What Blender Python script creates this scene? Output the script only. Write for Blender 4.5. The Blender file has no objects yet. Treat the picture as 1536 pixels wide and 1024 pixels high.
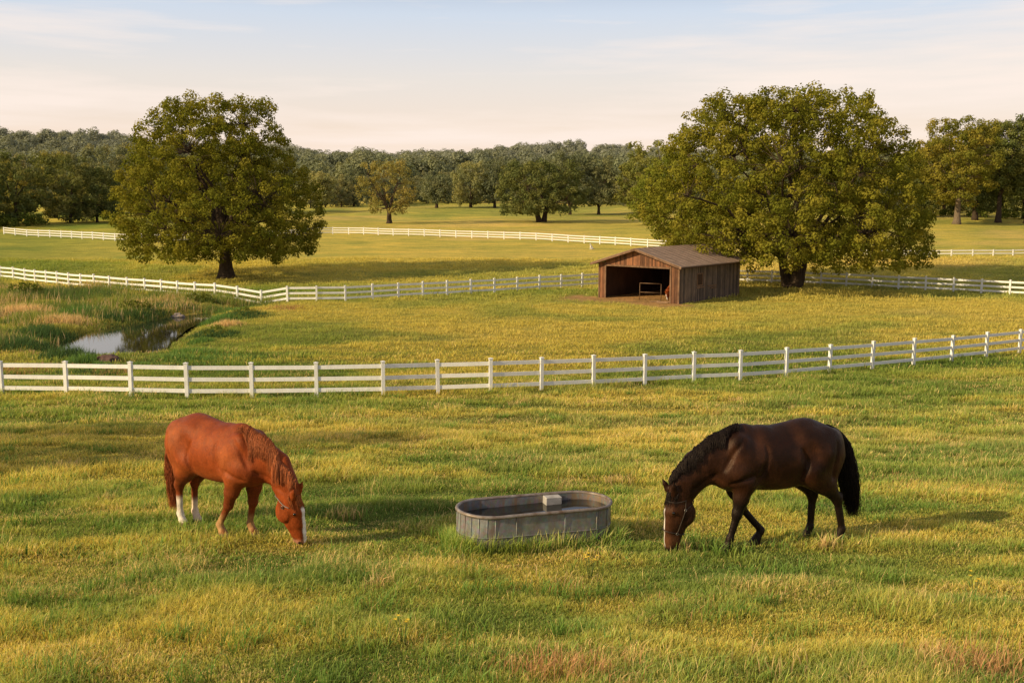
import bpy, math, random
import numpy as np
from mathutils import Vector, Matrix

scene = bpy.context.scene
COL = scene.collection
PI = math.pi
CAM_Z = 8.5
PITCH = math.radians(8.08)
FPX = 1493.3                       # focal length in photograph pixels (35 mm lens)

# ------------------------------------------------------------------ noise
_rs = np.random.RandomState(7)
_PERM = _rs.rand(256, 256)

def vnoise(x, y):
    x = np.asarray(x, dtype=np.float64); y = np.asarray(y, dtype=np.float64)
    xi = np.floor(x).astype(np.int64); yi = np.floor(y).astype(np.int64)
    fx = x - xi; fy = y - yi
    fx = fx*fx*(3-2*fx); fy = fy*fy*(3-2*fy)
    a = _PERM[xi & 255, yi & 255]; b = _PERM[(xi+1) & 255, yi & 255]
    c = _PERM[xi & 255, (yi+1) & 255]; d = _PERM[(xi+1) & 255, (yi+1) & 255]
    return (a*(1-fx)+b*fx)*(1-fy) + (c*(1-fx)+d*fx)*fy

def fbm(x, y, o=4):
    s = 0; a = 0.5; t = 0
    for i in range(o):
        s = s + a*vnoise(x*2**i+17.3*i, y*2**i+9.1*i); t += a; a *= 0.5
    return s/t

def sstep(a, b, x):
    t = np.clip((np.asarray(x, dtype=np.float64)-a)/(b-a), 0, 1)
    return t*t*(3-2*t)

# ------------------------------------------------------------------ terrain
_PY = np.array([-80, -10, 0, 8.7, 13.6, 20, 29, 38, 50, 62, 80, 105, 149, 200, 330, 420, 700, 1000, 1600])
_PH = np.array([1.5, 2.7, 3.3, 4.2, 4.75, 5.52, 6.62, 7.5, 8.05, 8.42, 8.5, 8.3, 6.9, 4.75, 1.8, -1.5, -24, -38, -40])
# smooth the profile once on a fine lattice
_YY = np.linspace(-80, 1600, 3361)
_HH = np.interp(_YY, _PY, _PH)
for _w in (9, 15):
    _k = np.ones(_w)/_w
    _HH = np.convolve(np.pad(_HH, _w//2, mode='edge'), _k, mode='valid')

POND = [(-27.6, 62.0), (-27.6, 66.5), (-26.6, 69.5), (-25.0, 73.0), (-24.0, 74.8), (-22.9, 73.0),
        (-22.6, 67.0), (-21.6, 61.0), (-20.4, 57.0), (-21.2, 54.0), (-23.6, 53.4), (-25.6, 56.5)]
WATER_H = 8.75

def poly_sd(poly, x, y):
    """signed distance to a polygon, negative inside"""
    x = np.asarray(x, dtype=np.float64); y = np.asarray(y, dtype=np.float64)
    d = np.full(np.broadcast(x, y).shape, 1e9); ins = np.zeros(d.shape, bool)
    n = len(poly)
    for i in range(n):
        ax, ay = poly[i]; bx, by = poly[(i+1) % n]
        ex, ey = bx-ax, by-ay
        t = np.clip(((x-ax)*ex+(y-ay)*ey)/(ex*ex+ey*ey), 0, 1)
        d = np.minimum(d, np.hypot(x-ax-t*ex, y-ay-t*ey))
        c = ((ay > y) != (by > y)) & (x < ex*(y-ay)/(ey if abs(ey) > 1e-9 else 1e-9)+ax)
        ins ^= c
    return np.where(ins, -d, d)

def ground_z(x, y):
    x = np.asarray(x, dtype=np.float64); y = np.asarray(y, dtype=np.float64)
    h = np.interp(y, _YY, _HH)
    far = sstep(60, 250, y)
    und = (fbm(x/26+3, y/26+1, 3)-0.5)*(0.25+1.1*far) + (fbm(x/5+3, y/5+8, 3)-0.5)*0.16
    hill = (fbm(x/190+5, y/240+2, 3)-0.5)*32*sstep(420, 800, y)-6.5*sstep(480, 800, y)
    left = 5*sstep(-120, -420, x)*sstep(380, 650, y) + 5*sstep(-200, -330, x)*sstep(300, 700, y)
    z = CAM_Z - h + und*sstep(4, 18, np.abs(y)) + hill + left
    # stream gully behind the front fence
    near = (y > 35) & (y < 110) & (x < 5) & (x > -60)
    if np.any(near):
        sd = poly_sd(POND, x, y)
        dip = 1.0*(1-sstep(-1.2, 2.6, sd))
        gx = -24.0 + (y-74)*0.22
        gul = 0.55*np.exp(-((x-gx)/1.7)**2)*sstep(72, 78, y)*(1-sstep(84, 92, y))
        z = np.where(near, z - dip - gul, z)
    return z

def gz(x, y):
    return float(ground_z(np.array([x]), np.array([y]))[0])

def ray(px, py):
    dx = (px-768)/FPX; dz = (512-py)/FPX
    c, s = math.cos(PITCH), math.sin(PITCH)
    return dx, c + s*dz, -s + c*dz

def at(px, py):
    """where the sight line through a point of the photograph meets the ground"""
    dx, dy, dz = ray(px, py)
    t = np.concatenate([np.linspace(5, 120, 2301), np.linspace(120, 900, 3901)[1:]])
    f = CAM_Z + dz*t - ground_z(dx*t, dy*t)
    i = int(np.argmax(f < 0)) if np.any(f < 0) else len(t)-1
    if i > 0 and f[i] < 0:
        u = f[i-1]/(f[i-1]-f[i]); tt = t[i-1]+u*(t[i]-t[i-1])
    else:
        tt = t[i]
    x, y = dx*tt, dy*tt
    return x, y, gz(x, y)

def scale_at(p):
    """photograph pixels per metre at a point"""
    return FPX/(p[1]*math.cos(PITCH)+(CAM_Z-p[2])*math.sin(PITCH))

# ------------------------------------------------------------------ objects
def tag(o, label=None, cat=None, group=None, kind=None):
    if label: o['label'] = label
    if cat: o['category'] = cat
    if group: o['group'] = group
    if kind: o['kind'] = kind
    return o

def empty(name, loc=(0, 0, 0), rz=0.0):
    o = bpy.data.objects.new(name, None); COL.objects.link(o)
    o.location = loc; o.rotation_euler = (0, 0, rz); o.empty_display_size = 0.3
    return o

def link(name, me, mat=None, parent=None):
    o = bpy.data.objects.new(name, me); COL.objects.link(o)
    if mat is not None and len(me.materials) == 0: me.materials.append(mat)
    if parent is not None: o.parent = parent
    return o

def mesh_np(name, V, polys, col=None, smooth=False):
    """polys: list of (N,k) int arrays; col: (nv,3)"""
    V = np.asarray(V, dtype=np.float32)
    me = bpy.data.meshes.new(name)
    me.vertices.add(len(V)); me.vertices.foreach_set('co', V.ravel())
    idx = np.concatenate([np.asarray(p, dtype=np.int32).ravel() for p in polys])
    tot = np.concatenate([np.full(len(p), np.asarray(p).shape[1], dtype=np.int32) for p in polys])
    start = np.concatenate([[0], np.cumsum(tot)[:-1]]).astype(np.int32)
    me.loops.add(len(idx)); me.loops.foreach_set('vertex_index', idx)
    me.polygons.add(len(tot)); me.polygons.foreach_set('loop_start', start)
    try: me.polygons.foreach_set('loop_total', tot)
    except Exception: pass
    if col is not None:
        c = np.ones((len(V), 4), dtype=np.float32); c[:, :3] = col
        a = me.attributes.new('Col', 'FLOAT_COLOR', 'POINT')
        a.data.foreach_set('color', c.ravel())
    me.update(calc_edges=True)
    me.polygons.foreach_set('use_smooth', np.full(len(tot), bool(smooth)))
    me.validate()
    return me

class MB:
    """collects boxes, tubes and prisms for one mesh"""
    def __init__(s): s.v = []; s.f = []; s.sm = []
    def add(s, vs, fs, smooth=False):
        b = len(s.v); s.v += [tuple(v) for v in vs]
        s.f += [tuple(i+b for i in f) for f in fs]; s.sm += [smooth]*len(fs)
    def obox(s, c, ax, ay, az):
        """box from centre and three half-axis vectors"""
        c, ax, ay, az = map(Vector, (c, ax, ay, az))
        vs = [c+ax*i+ay*j+az*k for k in (-1, 1) for j in (-1, 1) for i in (-1, 1)]
        s.add(vs, [(0, 2, 3, 1), (4, 5, 7, 6), (0, 1, 5, 4), (2, 6, 7, 3), (0, 4, 6, 2), (1, 3, 7, 5)])
    def box(s, x0, x1, y0, y1, z0, z1):
        s.obox(((x0+x1)/2, (y0+y1)/2, (z0+z1)/2), ((x1-x0)/2, 0, 0), (0, (y1-y0)/2, 0), (0, 0, (z1-z0)/2))
    def beam(s, a, b, w, h, up=(0, 0, 1)):
        a = Vector(a); b = Vector(b); d = b-a; L = d.length; d.normalize()
        side = d.cross(Vector(up)).normalized(); u = side.cross(d)
        s.obox((a+b)/2, d*(L/2), side*(w/2), u*(h/2))
    def tube(s, pts, rad, n=8, cap=True):
        pts = [Vector(p) for p in pts]
        if not hasattr(rad, '__len__'): rad = [rad]*len(pts)
        ref = Vector((0.13, 0.21, 0.97)); vs = []; m = len(pts)
        for i, p in enumerate(pts):
            d = (pts[min(i+1, m-1)]-pts[max(i-1, 0)]).normalized()
            a = d.cross(ref)
            if a.length < 0.05: a = d.cross(Vector((1, 0, 0)))
            a.normalize(); b = d.cross(a)
            for k in range(n):
                t = 2*PI*k/n; vs.append(p+(a*math.cos(t)+b*math.sin(t))*rad[i])
        fs = [(i*n+k, i*n+(k+1) % n, (i+1)*n+(k+1) % n, (i+1)*n+k) for i in range(m-1) for k in range(n)]
        if cap: fs += [tuple(reversed(range(n))), tuple((m-1)*n+k for k in range(n))]
        s.add(vs, fs, True)
    def mesh(s, name):
        me = bpy.data.meshes.new(name); me.from_pydata(s.v, [], s.f); me.update()
        me.polygons.foreach_set('use_smooth', s.sm)
        return me
    def build(s, name, mat=None, parent=None, bevel=0):
        o = link(name, s.mesh(name), mat, parent)
        if bevel:
            m = o.modifiers.new('bevel', 'BEVEL'); m.width = bevel; m.segments = 2; m.limit_method = 'ANGLE'
        return o

# ------------------------------------------------------------------ materials
def new_mat(name):
    m = bpy.data.materials.new(name); m.use_nodes = True
    nt = m.node_tree; nt.nodes.clear()
    out = nt.nodes.new('ShaderNodeOutputMaterial')
    return m, nt, out

def N(nt, kind, **kw):
    n = nt.nodes.new(kind)
    for k, v in kw.items():
        if k in n.inputs.keys() if isinstance(k, str) else False: n.inputs[k].default_value = v
        else: setattr(n, k, v)
    return n

def ramp(nt, fac, stops):
    r = nt.nodes.new('ShaderNodeValToRGB'); e = r.color_ramp.elements
    while len(e) < len(stops): e.new(0.5)
    for i, (p, c) in enumerate(stops):
        e[i].position = p; e[i].color = (*c, 1)
    nt.links.new(fac, r.inputs[0]); return r.outputs[0]

def noise(nt, vec, scale, detail=4, rough=0.55, stretch=None):
    if stretch:
        mp = nt.nodes.new('ShaderNodeMapping'); mp.inputs['Scale'].default_value = stretch
        nt.links.new(vec, mp.inputs['Vector']); vec = mp.outputs[0]
    n = nt.nodes.new('ShaderNodeTexNoise'); n.inputs['Scale'].default_value = scale
    n.inputs['Detail'].default_value = detail; n.inputs['Roughness'].default_value = rough
    nt.links.new(vec, n.inputs['Vector']); return n.outputs['Fac']

def mixc(nt, fac, a, b, mode='MIX'):
    m = nt.nodes.new('ShaderNodeMix'); m.data_type = 'RGBA'; m.blend_type = mode
    for s, v in ((m.inputs[0], fac), (m.inputs[6], a), (m.inputs[7], b)):
        if hasattr(v, 'is_linked') or isinstance(v, bpy.types.NodeSocket): nt.links.new(v, s)
        elif isinstance(v, (int, float)): s.default_value = v
        else: s.default_value = (*v, 1)
    return m.outputs[2]

def bump(nt, fac, strength, dist):
    b = nt.nodes.new('ShaderNodeBump'); b.inputs['Strength'].default_value = strength
    b.inputs['Distance'].default_value = dist; nt.links.new(fac, b.inputs['Height'])
    return b.outputs[0]

def principled(nt, out, base, rough=0.6, metal=0.0, normal=None, spec=0.5):
    p = nt.nodes.new('ShaderNodeBsdfPrincipled')
    if isinstance(base, bpy.types.NodeSocket): nt.links.new(base, p.inputs['Base Color'])
    else: p.inputs['Base Color'].default_value = (*base, 1)
    if isinstance(rough, bpy.types.NodeSocket): nt.links.new(rough, p.inputs['Roughness'])
    else: p.inputs['Roughness'].default_value = rough
    p.inputs['Metallic'].default_value = metal
    p.inputs['Specular IOR Level'].default_value = spec
    if normal is not None: nt.links.new(normal, p.inputs['Normal'])
    nt.links.new(p.outputs[0], out.inputs[0]); return p

def attr(nt, name='Col'):
    a = nt.nodes.new('ShaderNodeAttribute'); a.attribute_name = name; return a.outputs['Color']

def pos(nt): return nt.nodes.new('ShaderNodeNewGeometry').outputs['Position']
def objco(nt): return nt.nodes.new('ShaderNodeTexCoord').outputs['Object']

def mat_leafy(name, trans=0.35, tint=(1, 1, 1), var=0.0, haze_tint=0.0):
    """leaf or grass blade: reflects and lets light through; colour from the mesh"""
    m, nt, out = new_mat(name)
    c = attr(nt)
    if tint != (1, 1, 1): c = mixc(nt, 1.0, c, tint, 'MULTIPLY')
    if var:
        oi = nt.nodes.new('ShaderNodeObjectInfo')
        r = ramp(nt, oi.outputs['Random'], [(0, (1-var, 1-var*0.9, 1-var*0.6)), (0.5, (1, 1, 1)), (1, (1+var, 1+var*0.75, 1-var*0.1))])
        c = mixc(nt, 1.0, c, r, 'MULTIPLY')
    if haze_tint: c = mixc(nt, haze_tint, c, (0.235, 0.25, 0.215))  # distance haze mixed into the leaf colour
    d = nt.nodes.new('ShaderNodeBsdfDiffuse'); nt.links.new(c, d.inputs[0])
    t = nt.nodes.new('ShaderNodeBsdfTranslucent')
    ct = mixc(nt, 1.0, c, (1.15, 1.1, 0.6), 'MULTIPLY'); nt.links.new(ct, t.inputs[0])
    mx = nt.nodes.new('ShaderNodeMixShader'); mx.inputs[0].default_value = trans
    nt.links.new(d.outputs[0], mx.inputs[1]); nt.links.new(t.outputs[0], mx.inputs[2])
    nt.links.new(mx.outputs[0], out.inputs[0])
    return m

def mat_bark(name, a, b):
    m, nt, out = new_mat(name)
    o = objco(nt)
    n1 = noise(nt, o, 3.0, 6, 0.7, (3, 3, 0.6))
    c = ramp(nt, n1, [(0.3, a), (0.7, b)])
    principled(nt, out, c, 0.9, 0, bump(nt, n1, 0.9, 0.08), 0.2)
    return m

def mat_white_paint(name):
    m, nt, out = new_mat(name)
    p = pos(nt)
    n1 = noise(nt, p, 2.5, 5, 0.6, (1, 1, 1)); n2 = noise(nt, p, 30, 3, 0.6, (1, 1, 0.15))
    c = ramp(nt, n1, [(0.3, (0.78, 0.77, 0.74)), (0.62, (0.90, 0.895, 0.88))])
    c = mixc(nt, 0.25, c, ramp(nt, n2, [(0.35, (0.55, 0.52, 0.46)), (0.6, (0.85, 0.84, 0.81))]), 'MIX')
    principled(nt, out, c, 0.55, 0, bump(nt, n2, 0.15, 0.004), 0.35)
    return m

def mat_noise(name, a, b, scale=8, rough=0.8, stretch=None, bmp=0.3, bd=0.01, metal=0.0, spec=0.3):
    m, nt, out = new_mat(name)
    n1 = noise(nt, objco(nt), scale, 6, 0.62, stretch)
    c = ramp(nt, n1, [(0.32, a), (0.68, b)])
    principled(nt, out, c, rough, metal, bump(nt, n1, bmp, bd) if bmp else None, spec)
    return m

M = {}
M['white'] = mat_white_paint('white_paint')
M['bark'] = mat_bark('bark', (0.028, 0.019, 0.013), (0.095, 0.065, 0.042))
M['bark_pale'] = mat_bark('bark_pale', (0.10, 0.075, 0.05), (0.24, 0.18, 0.12))
M['leaf'] = mat_leafy('oak_leaf', 0.35, (2.45, 2.48, 1.8))
M['leaf_mid'] = mat_leafy('woodland_leaf', 0.32, (3.4, 3.1, 2.8), 0.28, .10)
M['leaf_back'] = mat_leafy('haze_tinted_leaf', 0.35, (3.6, 3.3, 3.0), 0.28, .48)
M['leaf_far'] = mat_leafy('distant_leaf', 0.3, (3.1, 2.95, 2.8))
M['grass'] = mat_leafy('grass_blade', 0.42, (3.4, 3.2, 3.3))
# ------------------------------------------------------------------ where the meadow is which colour
FRONT_FENCE = [(-40, 543), (100, 592), (197, 594), (281, 596), (378, 596), (475, 595), (575, 593), (657, 590), (736, 587.5), (812, 584.5),
               (890, 581), (967, 577), (1040, 573), (1110, 570), (1179, 565), (1244, 559), (1308, 553), (1370, 547),
               (1427, 541), (1479, 535), (1529, 529), (1576, 523)]
FRONT_FENCE[0] = (3, 591)
FRONT_FENCE.insert(0, (-95, 589))

def lerp3(a, b, t):
    t = np.asarray(t)[..., None]
    return np.asarray(a)*(1-t)+np.asarray(b)*t

def meadow(x, y):
    """base colour of the sward at a place; values are albedo"""
    x = np.asarray(x, dtype=np.float64); y = np.asarray(y, dtype=np.float64)
    s = 1+y/60.0
    n1 = fbm(x/(9*s)+11, y/(2.6*s)+4, 4)
    n2 = fbm(x/(2.2*s)+31, y/(0.9*s)+14, 4)
    n3 = fbm(x/30+51, y/12+24, 3)
    g_dark = (0.050, 0.085, 0.016); g_mid = (0.105, 0.135, 0.026); gold = (0.215, 0.190, 0.040); straw = (0.29, 0.215, 0.085)
    lush = sstep(0.43, 0.60, n1*0.6+n2*0.4)
    c = lerp3(g_mid, gold, 1-lush)
    c = lerp3(c, g_dark, sstep(0.54, 0.68, n2*0.55+n1*0.45)*0.8)
    # right side drier, left side greener
    dry = sstep(-25, 45, x-0.12*y)*0.35+0.12
    dry = dry + 0.75*sstep(140, 180, y)*sstep(-80, -10, x)
    dry = dry - 0.12*(y < 40)*(1-sstep(-12, 6, x))
    dry = dry - 0.30*sstep(78, 95, y)*(1-sstep(135, 155, y))*(1-sstep(-40, -8, x))
    c = lerp3(c, straw, np.clip(sstep(0.46, 0.72, n3*0.45+n2*0.35+(1-n1)*0.2)*0.9*np.clip(dry*1.7, 0, 1), 0, 1))
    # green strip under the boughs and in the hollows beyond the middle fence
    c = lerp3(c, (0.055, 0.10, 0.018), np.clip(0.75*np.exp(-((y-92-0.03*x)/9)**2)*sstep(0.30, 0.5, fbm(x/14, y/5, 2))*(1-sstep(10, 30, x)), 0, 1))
    c = lerp3(c, (0.06, 0.10, 0.022), 0.6*(1-sstep(-75, -40, x))*sstep(95, 110, y)*(1-sstep(165, 190, y)))  # tree shade on the left back meadow, painted as darker green
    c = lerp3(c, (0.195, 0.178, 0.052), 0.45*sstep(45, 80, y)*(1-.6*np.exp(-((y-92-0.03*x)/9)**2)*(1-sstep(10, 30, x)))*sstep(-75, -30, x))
    return c

def straw_at(x, y):
    return sstep(0.56, 0.70, fbm(x/2.4+131, y/1.1+114, 3))

# ground sheet: one mesh reaching the horizon
def build_ground():
    ys = [-60.0]
    while ys[-1] < 1500:
        yy = ys[-1]
        ys.append(yy+max(0.35, abs(yy)*0.011) if yy > 0 else yy+2.0)
    ys = np.array(ys); nu = 360
    u = np.linspace(-1, 1, nu); u = np.sign(u)*(0.35*np.abs(u)+0.65*np.abs(u)**2.2)
    hw = 60+np.maximum(ys, 0)*0.95
    X = u[None, :]*hw[:, None]; Y = np.repeat(ys[:, None], nu, 1)
    Z = ground_z(X, Y)
    V = np.stack([X, Y, Z], -1).reshape(-1, 3)
    r, c = np.meshgrid(np.arange(len(ys)-1), np.arange(nu-1), indexing='ij')
    i = (r*nu+c).ravel()
    F = np.stack([i, i+1, i+nu+1, i+nu], 1)
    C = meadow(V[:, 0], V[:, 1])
    x, y = V[:, 0], V[:, 1]
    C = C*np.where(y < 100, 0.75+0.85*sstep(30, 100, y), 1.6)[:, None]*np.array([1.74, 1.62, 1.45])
    sd = poly_sd(POND, x, y)
    C = lerp3(C, (0.035, 0.028, 0.018), 1-sstep(0.0, 1.0, sd))
    C = lerp3(C, (0.46, 0.28, 0.13), dirt_amount(x, y))
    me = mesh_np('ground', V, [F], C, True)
    m, nt, out = new_mat('meadow_ground')
    p = pos(nt); c = attr(nt)
    na = noise(nt, p, 0.9, 6, 0.65, (0.35, 1.0, 1)); nb = noise(nt, p, 5.5, 5, 0.7, (0.7, 1, 1)); nc = noise(nt, p, 0.16, 4, 0.6, (0.3, 1.0, 1))
    c = mixc(nt, 1.0, c, ramp(nt, na, [(0.28, (0.62, 0.70, 0.62)), (0.5, (1, 1, 1)), (0.72, (1.35, 1.22, 1.05))]), 'MULTIPLY')
    c = mixc(nt, 1.0, c, ramp(nt, nb, [(0.3, (0.62, 0.66, 0.6)), (0.7, (1.28, 1.22, 1.15))]), 'MULTIPLY')
    c = mixc(nt, 1.0, c, ramp(nt, nc, [(0.32, (0.74, 0.84, 0.78)), (0.66, (1.24, 1.15, 1.06))]), 'MULTIPLY')
    ad = nt.nodes.new('ShaderNodeMath'); ad.operation = 'ADD'; nt.links.new(na, ad.inputs[0]); nt.links.new(nb, ad.inputs[1])
    principled(nt, out, c, 0.95, 0, bump(nt, ad.outputs[0], 0.9, 0.28), 0.1)
    o = link('ground', me, m); tag(o, kind='structure')
    return o

# the shed stands askew: its front runs along SH_A, its side along SH_B
SHED = at(1018, 456)[:2]
SH_W, SH_L = 8.0, 10.2
SH_A = Vector((-0.755, 0.656, 0)).normalized()       # from the near corner along the open front
SH_B = Vector((0.656, 0.755, 0)).normalized()        # from the near corner along the plank side

def shed_local(x, y):
    dx = x-SHED[0]; dy = y-SHED[1]
    return dx*SH_A.x+dy*SH_A.y, dx*SH_B.x+dy*SH_B.y

def dirt_amount(x, y):
    a, b = shed_local(np.asarray(x), np.asarray(y))
    inside = ((a > 0.05) & (a < SH_W-0.05) & (b > -0.05) & (b < SH_L-0.05)).astype(float)
    n = fbm(np.asarray(x)/1.3+7, np.asarray(y)/1.3+3, 3)
    apron = (1-sstep(0.4, 2.8, np.hypot(np.maximum(np.abs(a-4.6)-4.6, 0), np.maximum(-b, 0)*0.55)+(n-0.5)*1.8))*(b < 0.3)
    return np.clip(np.maximum(inside, apron), 0, 1)

build_ground()

# ------------------------------------------------------------------ pond water
def build_water():
    pts = np.array(POND); ctr = pts.mean(0)
    big = ctr+(pts-ctr)*1.25
    V = [(float(ctr[0]), float(ctr[1]), CAM_Z-WATER_H)]+[(float(p[0]), float(p[1]), CAM_Z-WATER_H) for p in big]
    n = len(big)
    me = bpy.data.meshes.new('pond_water'); me.from_pydata(V, [], [(0, 1+i, 1+(i+1) % n) for i in range(n)]); me.update()
    m, nt, out = new_mat('still_water')
    n1 = noise(nt, pos(nt), 1.8, 3, 0.5, (0.6, 1.6, 1))
    pr = principled(nt, out, (0.018, 0.022, 0.014), 0.04, 0, bump(nt, n1, 0.03, 0.02), 0.9)
    pr.inputs['IOR'].default_value = 1.33
    M['water'] = m
    tag(link('pond_water', me, m), kind='structure')
build_water()
# ------------------------------------------------------------------ white rail fences
def post_mesh(w, h, name):
    b = MB(); b.box(-w/2, w/2, -w/2, w/2, -0.3, h)
    return b.mesh(name)
def cap_mesh(w, h, name):
    b = MB(); e = 0.018
    b.box(-w/2-e, w/2+e, -w/2-e, w/2+e, h, h+0.025)
    b.add([(-w/2, -w/2, h+0.025), (w/2, -w/2, h+0.025), (w/2, w/2, h+0.025), (-w/2, w/2, h+0.025), (0, 0, h+0.055)],
          [(0, 1, 4), (1, 2, 4), (2, 3, 4), (3, 0, 4)])
    return b.mesh(name)

def fence(pts, label, group, height=1.27, w=0.13, rails=(0.25, 0.68, 1.12), rail_h=0.145, name='rail_fence', step=1, caps=True, rnd=None):
    rnd = rnd or random.Random(3)
    z0 = pts[0][2]
    root = empty(name, (pts[0][0], pts[0][1], z0)); tag(root, label, 'fence', group)
    R0 = Vector(root.location)
    pm = post_mesh(w, height, 'post'); cm = cap_mesh(w, height, 'cap')
    pm.materials.append(M['white']); cm.materials.append(M['white'])
    tops = []
    for i, p in enumerate(pts):
        a = Vector(pts[max(i-1, 0)]); b = Vector(pts[min(i+1, len(pts)-1)])
        ang = math.atan2(b.y-a.y, b.x-a.x)
        o = link('post', pm, None, root); o.location = Vector(p)-R0; o.rotation_euler = (rnd.uniform(-.012, .012), rnd.uniform(-.012, .012), ang)
        o.location.z += rnd.uniform(-.02, .03)
        if caps:
            c = link('cap', cm, None, o)
    for k, rz in enumerate(rails):
        for i in range(0, len(pts)-1, step):
            j = min(i+step, len(pts)-1)
            m = MB()
            for q in range(i, j):
                a = Vector(pts[q])-R0; b = Vector(pts[q+1])-R0
                d = (b-a).normalized()
                a.z += rz+rnd.uniform(-.008, .008); b.z += rz+rnd.uniform(-.008, .008)
                m.beam(a+d*(w*0.5-0.004), b-d*(w*0.5-0.004), 0.042, rail_h)
            m.build('rail', M['white'], root)
    return root

front_pts = [at(*p) for p in FRONT_FENCE]
fence(front_pts, 'nearest white three rail fence, crossing the whole meadow behind the two horses', None)

def spaced(px_list, spacing):
    """posts every SPACING metres along the line through some points of the ground"""
    P = [Vector(at(*p)) for p in px_list]
    out = []; seg = []
    fine = []
    # Catmull-Rom so that the line bends instead of kinking
    Q = [P[0]*2-P[1]]+P+[P[-1]*2-P[-2]]
    for i in range(1, len(Q)-2):
        for t in np.linspace(0, 1, 24, endpoint=False):
            p0, p1, p2, p3 = Q[i-1], Q[i], Q[i+1], Q[i+2]
            fine.append(0.5*((2*p1)+(p2-p0)*t+(2*p0-5*p1+4*p2-p3)*t*t+(3*p1-p0-3*p2+p3)*t**3))
    fine.append(P[-1])
    acc = 0; out = [fine[0]]
    for a, b in zip(fine, fine[1:]):
        d = (Vector((b.x, b.y))-Vector((a.x, a.y))).length
        while acc+d >= spacing:
            t = (spacing-acc)/d; a = a.lerp(b, t); out.append(a.copy())
            d = (Vector((b.x, b.y))-Vector((a.x, a.y))).length; acc = 0
        acc += d
    return [(p.x, p.y, gz(p.x, p.y)) for p in out]

mid_l = spaced([(-60, 411), (18, 418.5), (60, 424), (142, 432), (222, 439), (308, 446.5), (420, 452.3), (500, 451.3), (577, 447.5), (672, 442.5), (770, 436.5), (889, 429), (925, 427)], 2.42)
fence(mid_l, 'middle white rail fence curving past the pond and under the left oak to the shed', None, 1.27, 0.15, (0.25, 0.68, 1.12), 0.17)
mid_r = spaced([(1085, 422), (1120, 423), (1237, 427.5), (1362, 434), (1440, 438), (1518, 442), (1600, 447)], 2.42)
fence(mid_r, 'white rail fence running right from behind the shed, beneath the biggest tree', None, 1.27, 0.15, (0.25, 0.68, 1.12), 0.17)
far_l = spaced([(6, 351), (88, 356.5), (200, 362), (300, 362), (416, 356.5), (491, 351), (600, 353.5), (751, 358.5), (870, 364.5), (962, 370), (1010, 373)], 2.9)
fence(far_l, 'farthest white rail fence across the back meadow, seen small above the shed roof', None, 1.22, 0.13, (0.3, 0.7, 1.08), 0.14, step=2, caps=False)
far_r = spaced([(1290, 384), (1370, 384), (1450, 383.5), (1534, 383), (1600, 382)], 2.9)
fence(far_r, 'low white rail fence at far right, between the biggest tree and the grove', None, 0.82, 0.13, (0.32, 0.70), 0.14, step=1, caps=False)
# ------------------------------------------------------------------ trees
def leaf_quads(C, Nn, size, rs, aspect=0.62, droop=0.0):
    """one pointed leaf spray (rhombus, folded a little) per centre"""
    n = len(C)
    r = rs.normal(size=(n, 3)); t = np.cross(Nn, r); t /= np.linalg.norm(t, axis=1, keepdims=True)+1e-9
    t[:, 2] -= droop; t /= np.linalg.norm(t, axis=1, keepdims=True)+1e-9
    b = np.cross(Nn, t); b /= np.linalg.norm(b, axis=1, keepdims=True)+1e-9
    s = (size*(0.6+0.8*rs.rand(n)))[:, None]
    V = np.empty((n, 4, 3))
    V[:, 0] = C-t*s*0.5; V[:, 1] = C+b*s*aspect*0.5-t*s*0.08+Nn*s*0.10
    V[:, 2] = C+t*s*0.5; V[:, 3] = C-b*s*aspect*0.5-t*s*0.08+Nn*s*0.10
    F = np.arange(n*4).reshape(n, 4)
    return V.reshape(-1, 3), F

def crown_cloud(clumps, per_m2, leaf, rs, cols, flat=0.8, light=0.25, rough=0.30, jit=.16):
    """clumps: (k,4) centre+radius -> leaf verts, faces, colours"""
    P = []; Nn = []; Cc = []
    for (x, y, z, r) in clumps:
        n = max(12, int(per_m2*4*PI*r*r*0.5))
        d = rs.normal(size=(n, 3)); d /= np.linalg.norm(d, axis=1, keepdims=True)
        rad = r*(0.45+0.55*rs.rand(n)**0.5)*(1+jit*rs.normal(size=n))
        p = d*rad[:, None]*np.array([1, 1, flat])+np.array([x, y, z])
        nn = d*0.9+np.array([0, 0, light])+rs.normal(size=(n, 3))*rough
        nn /= np.linalg.norm(nn, axis=1, keepdims=True)
        k = rs.rand(); q = np.clip(0.16+k*0.58+0.14*rs.rand(n)+0.10*d[:, 2], 0, 1)
        c = lerp3(lerp3(cols[0], cols[1], np.clip(q*2, 0, 1)), np.asarray(cols[2]), np.clip(q*2-1, 0, 1))
        P.append(p); Nn.append(nn); Cc.append(c)
    P = np.concatenate(P); Nn = np.concatenate(Nn); Cc = np.concatenate(Cc)
    V, F = leaf_quads(P, Nn, leaf, rs)
    return V, F, np.repeat(Cc, 4, 0)

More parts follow.
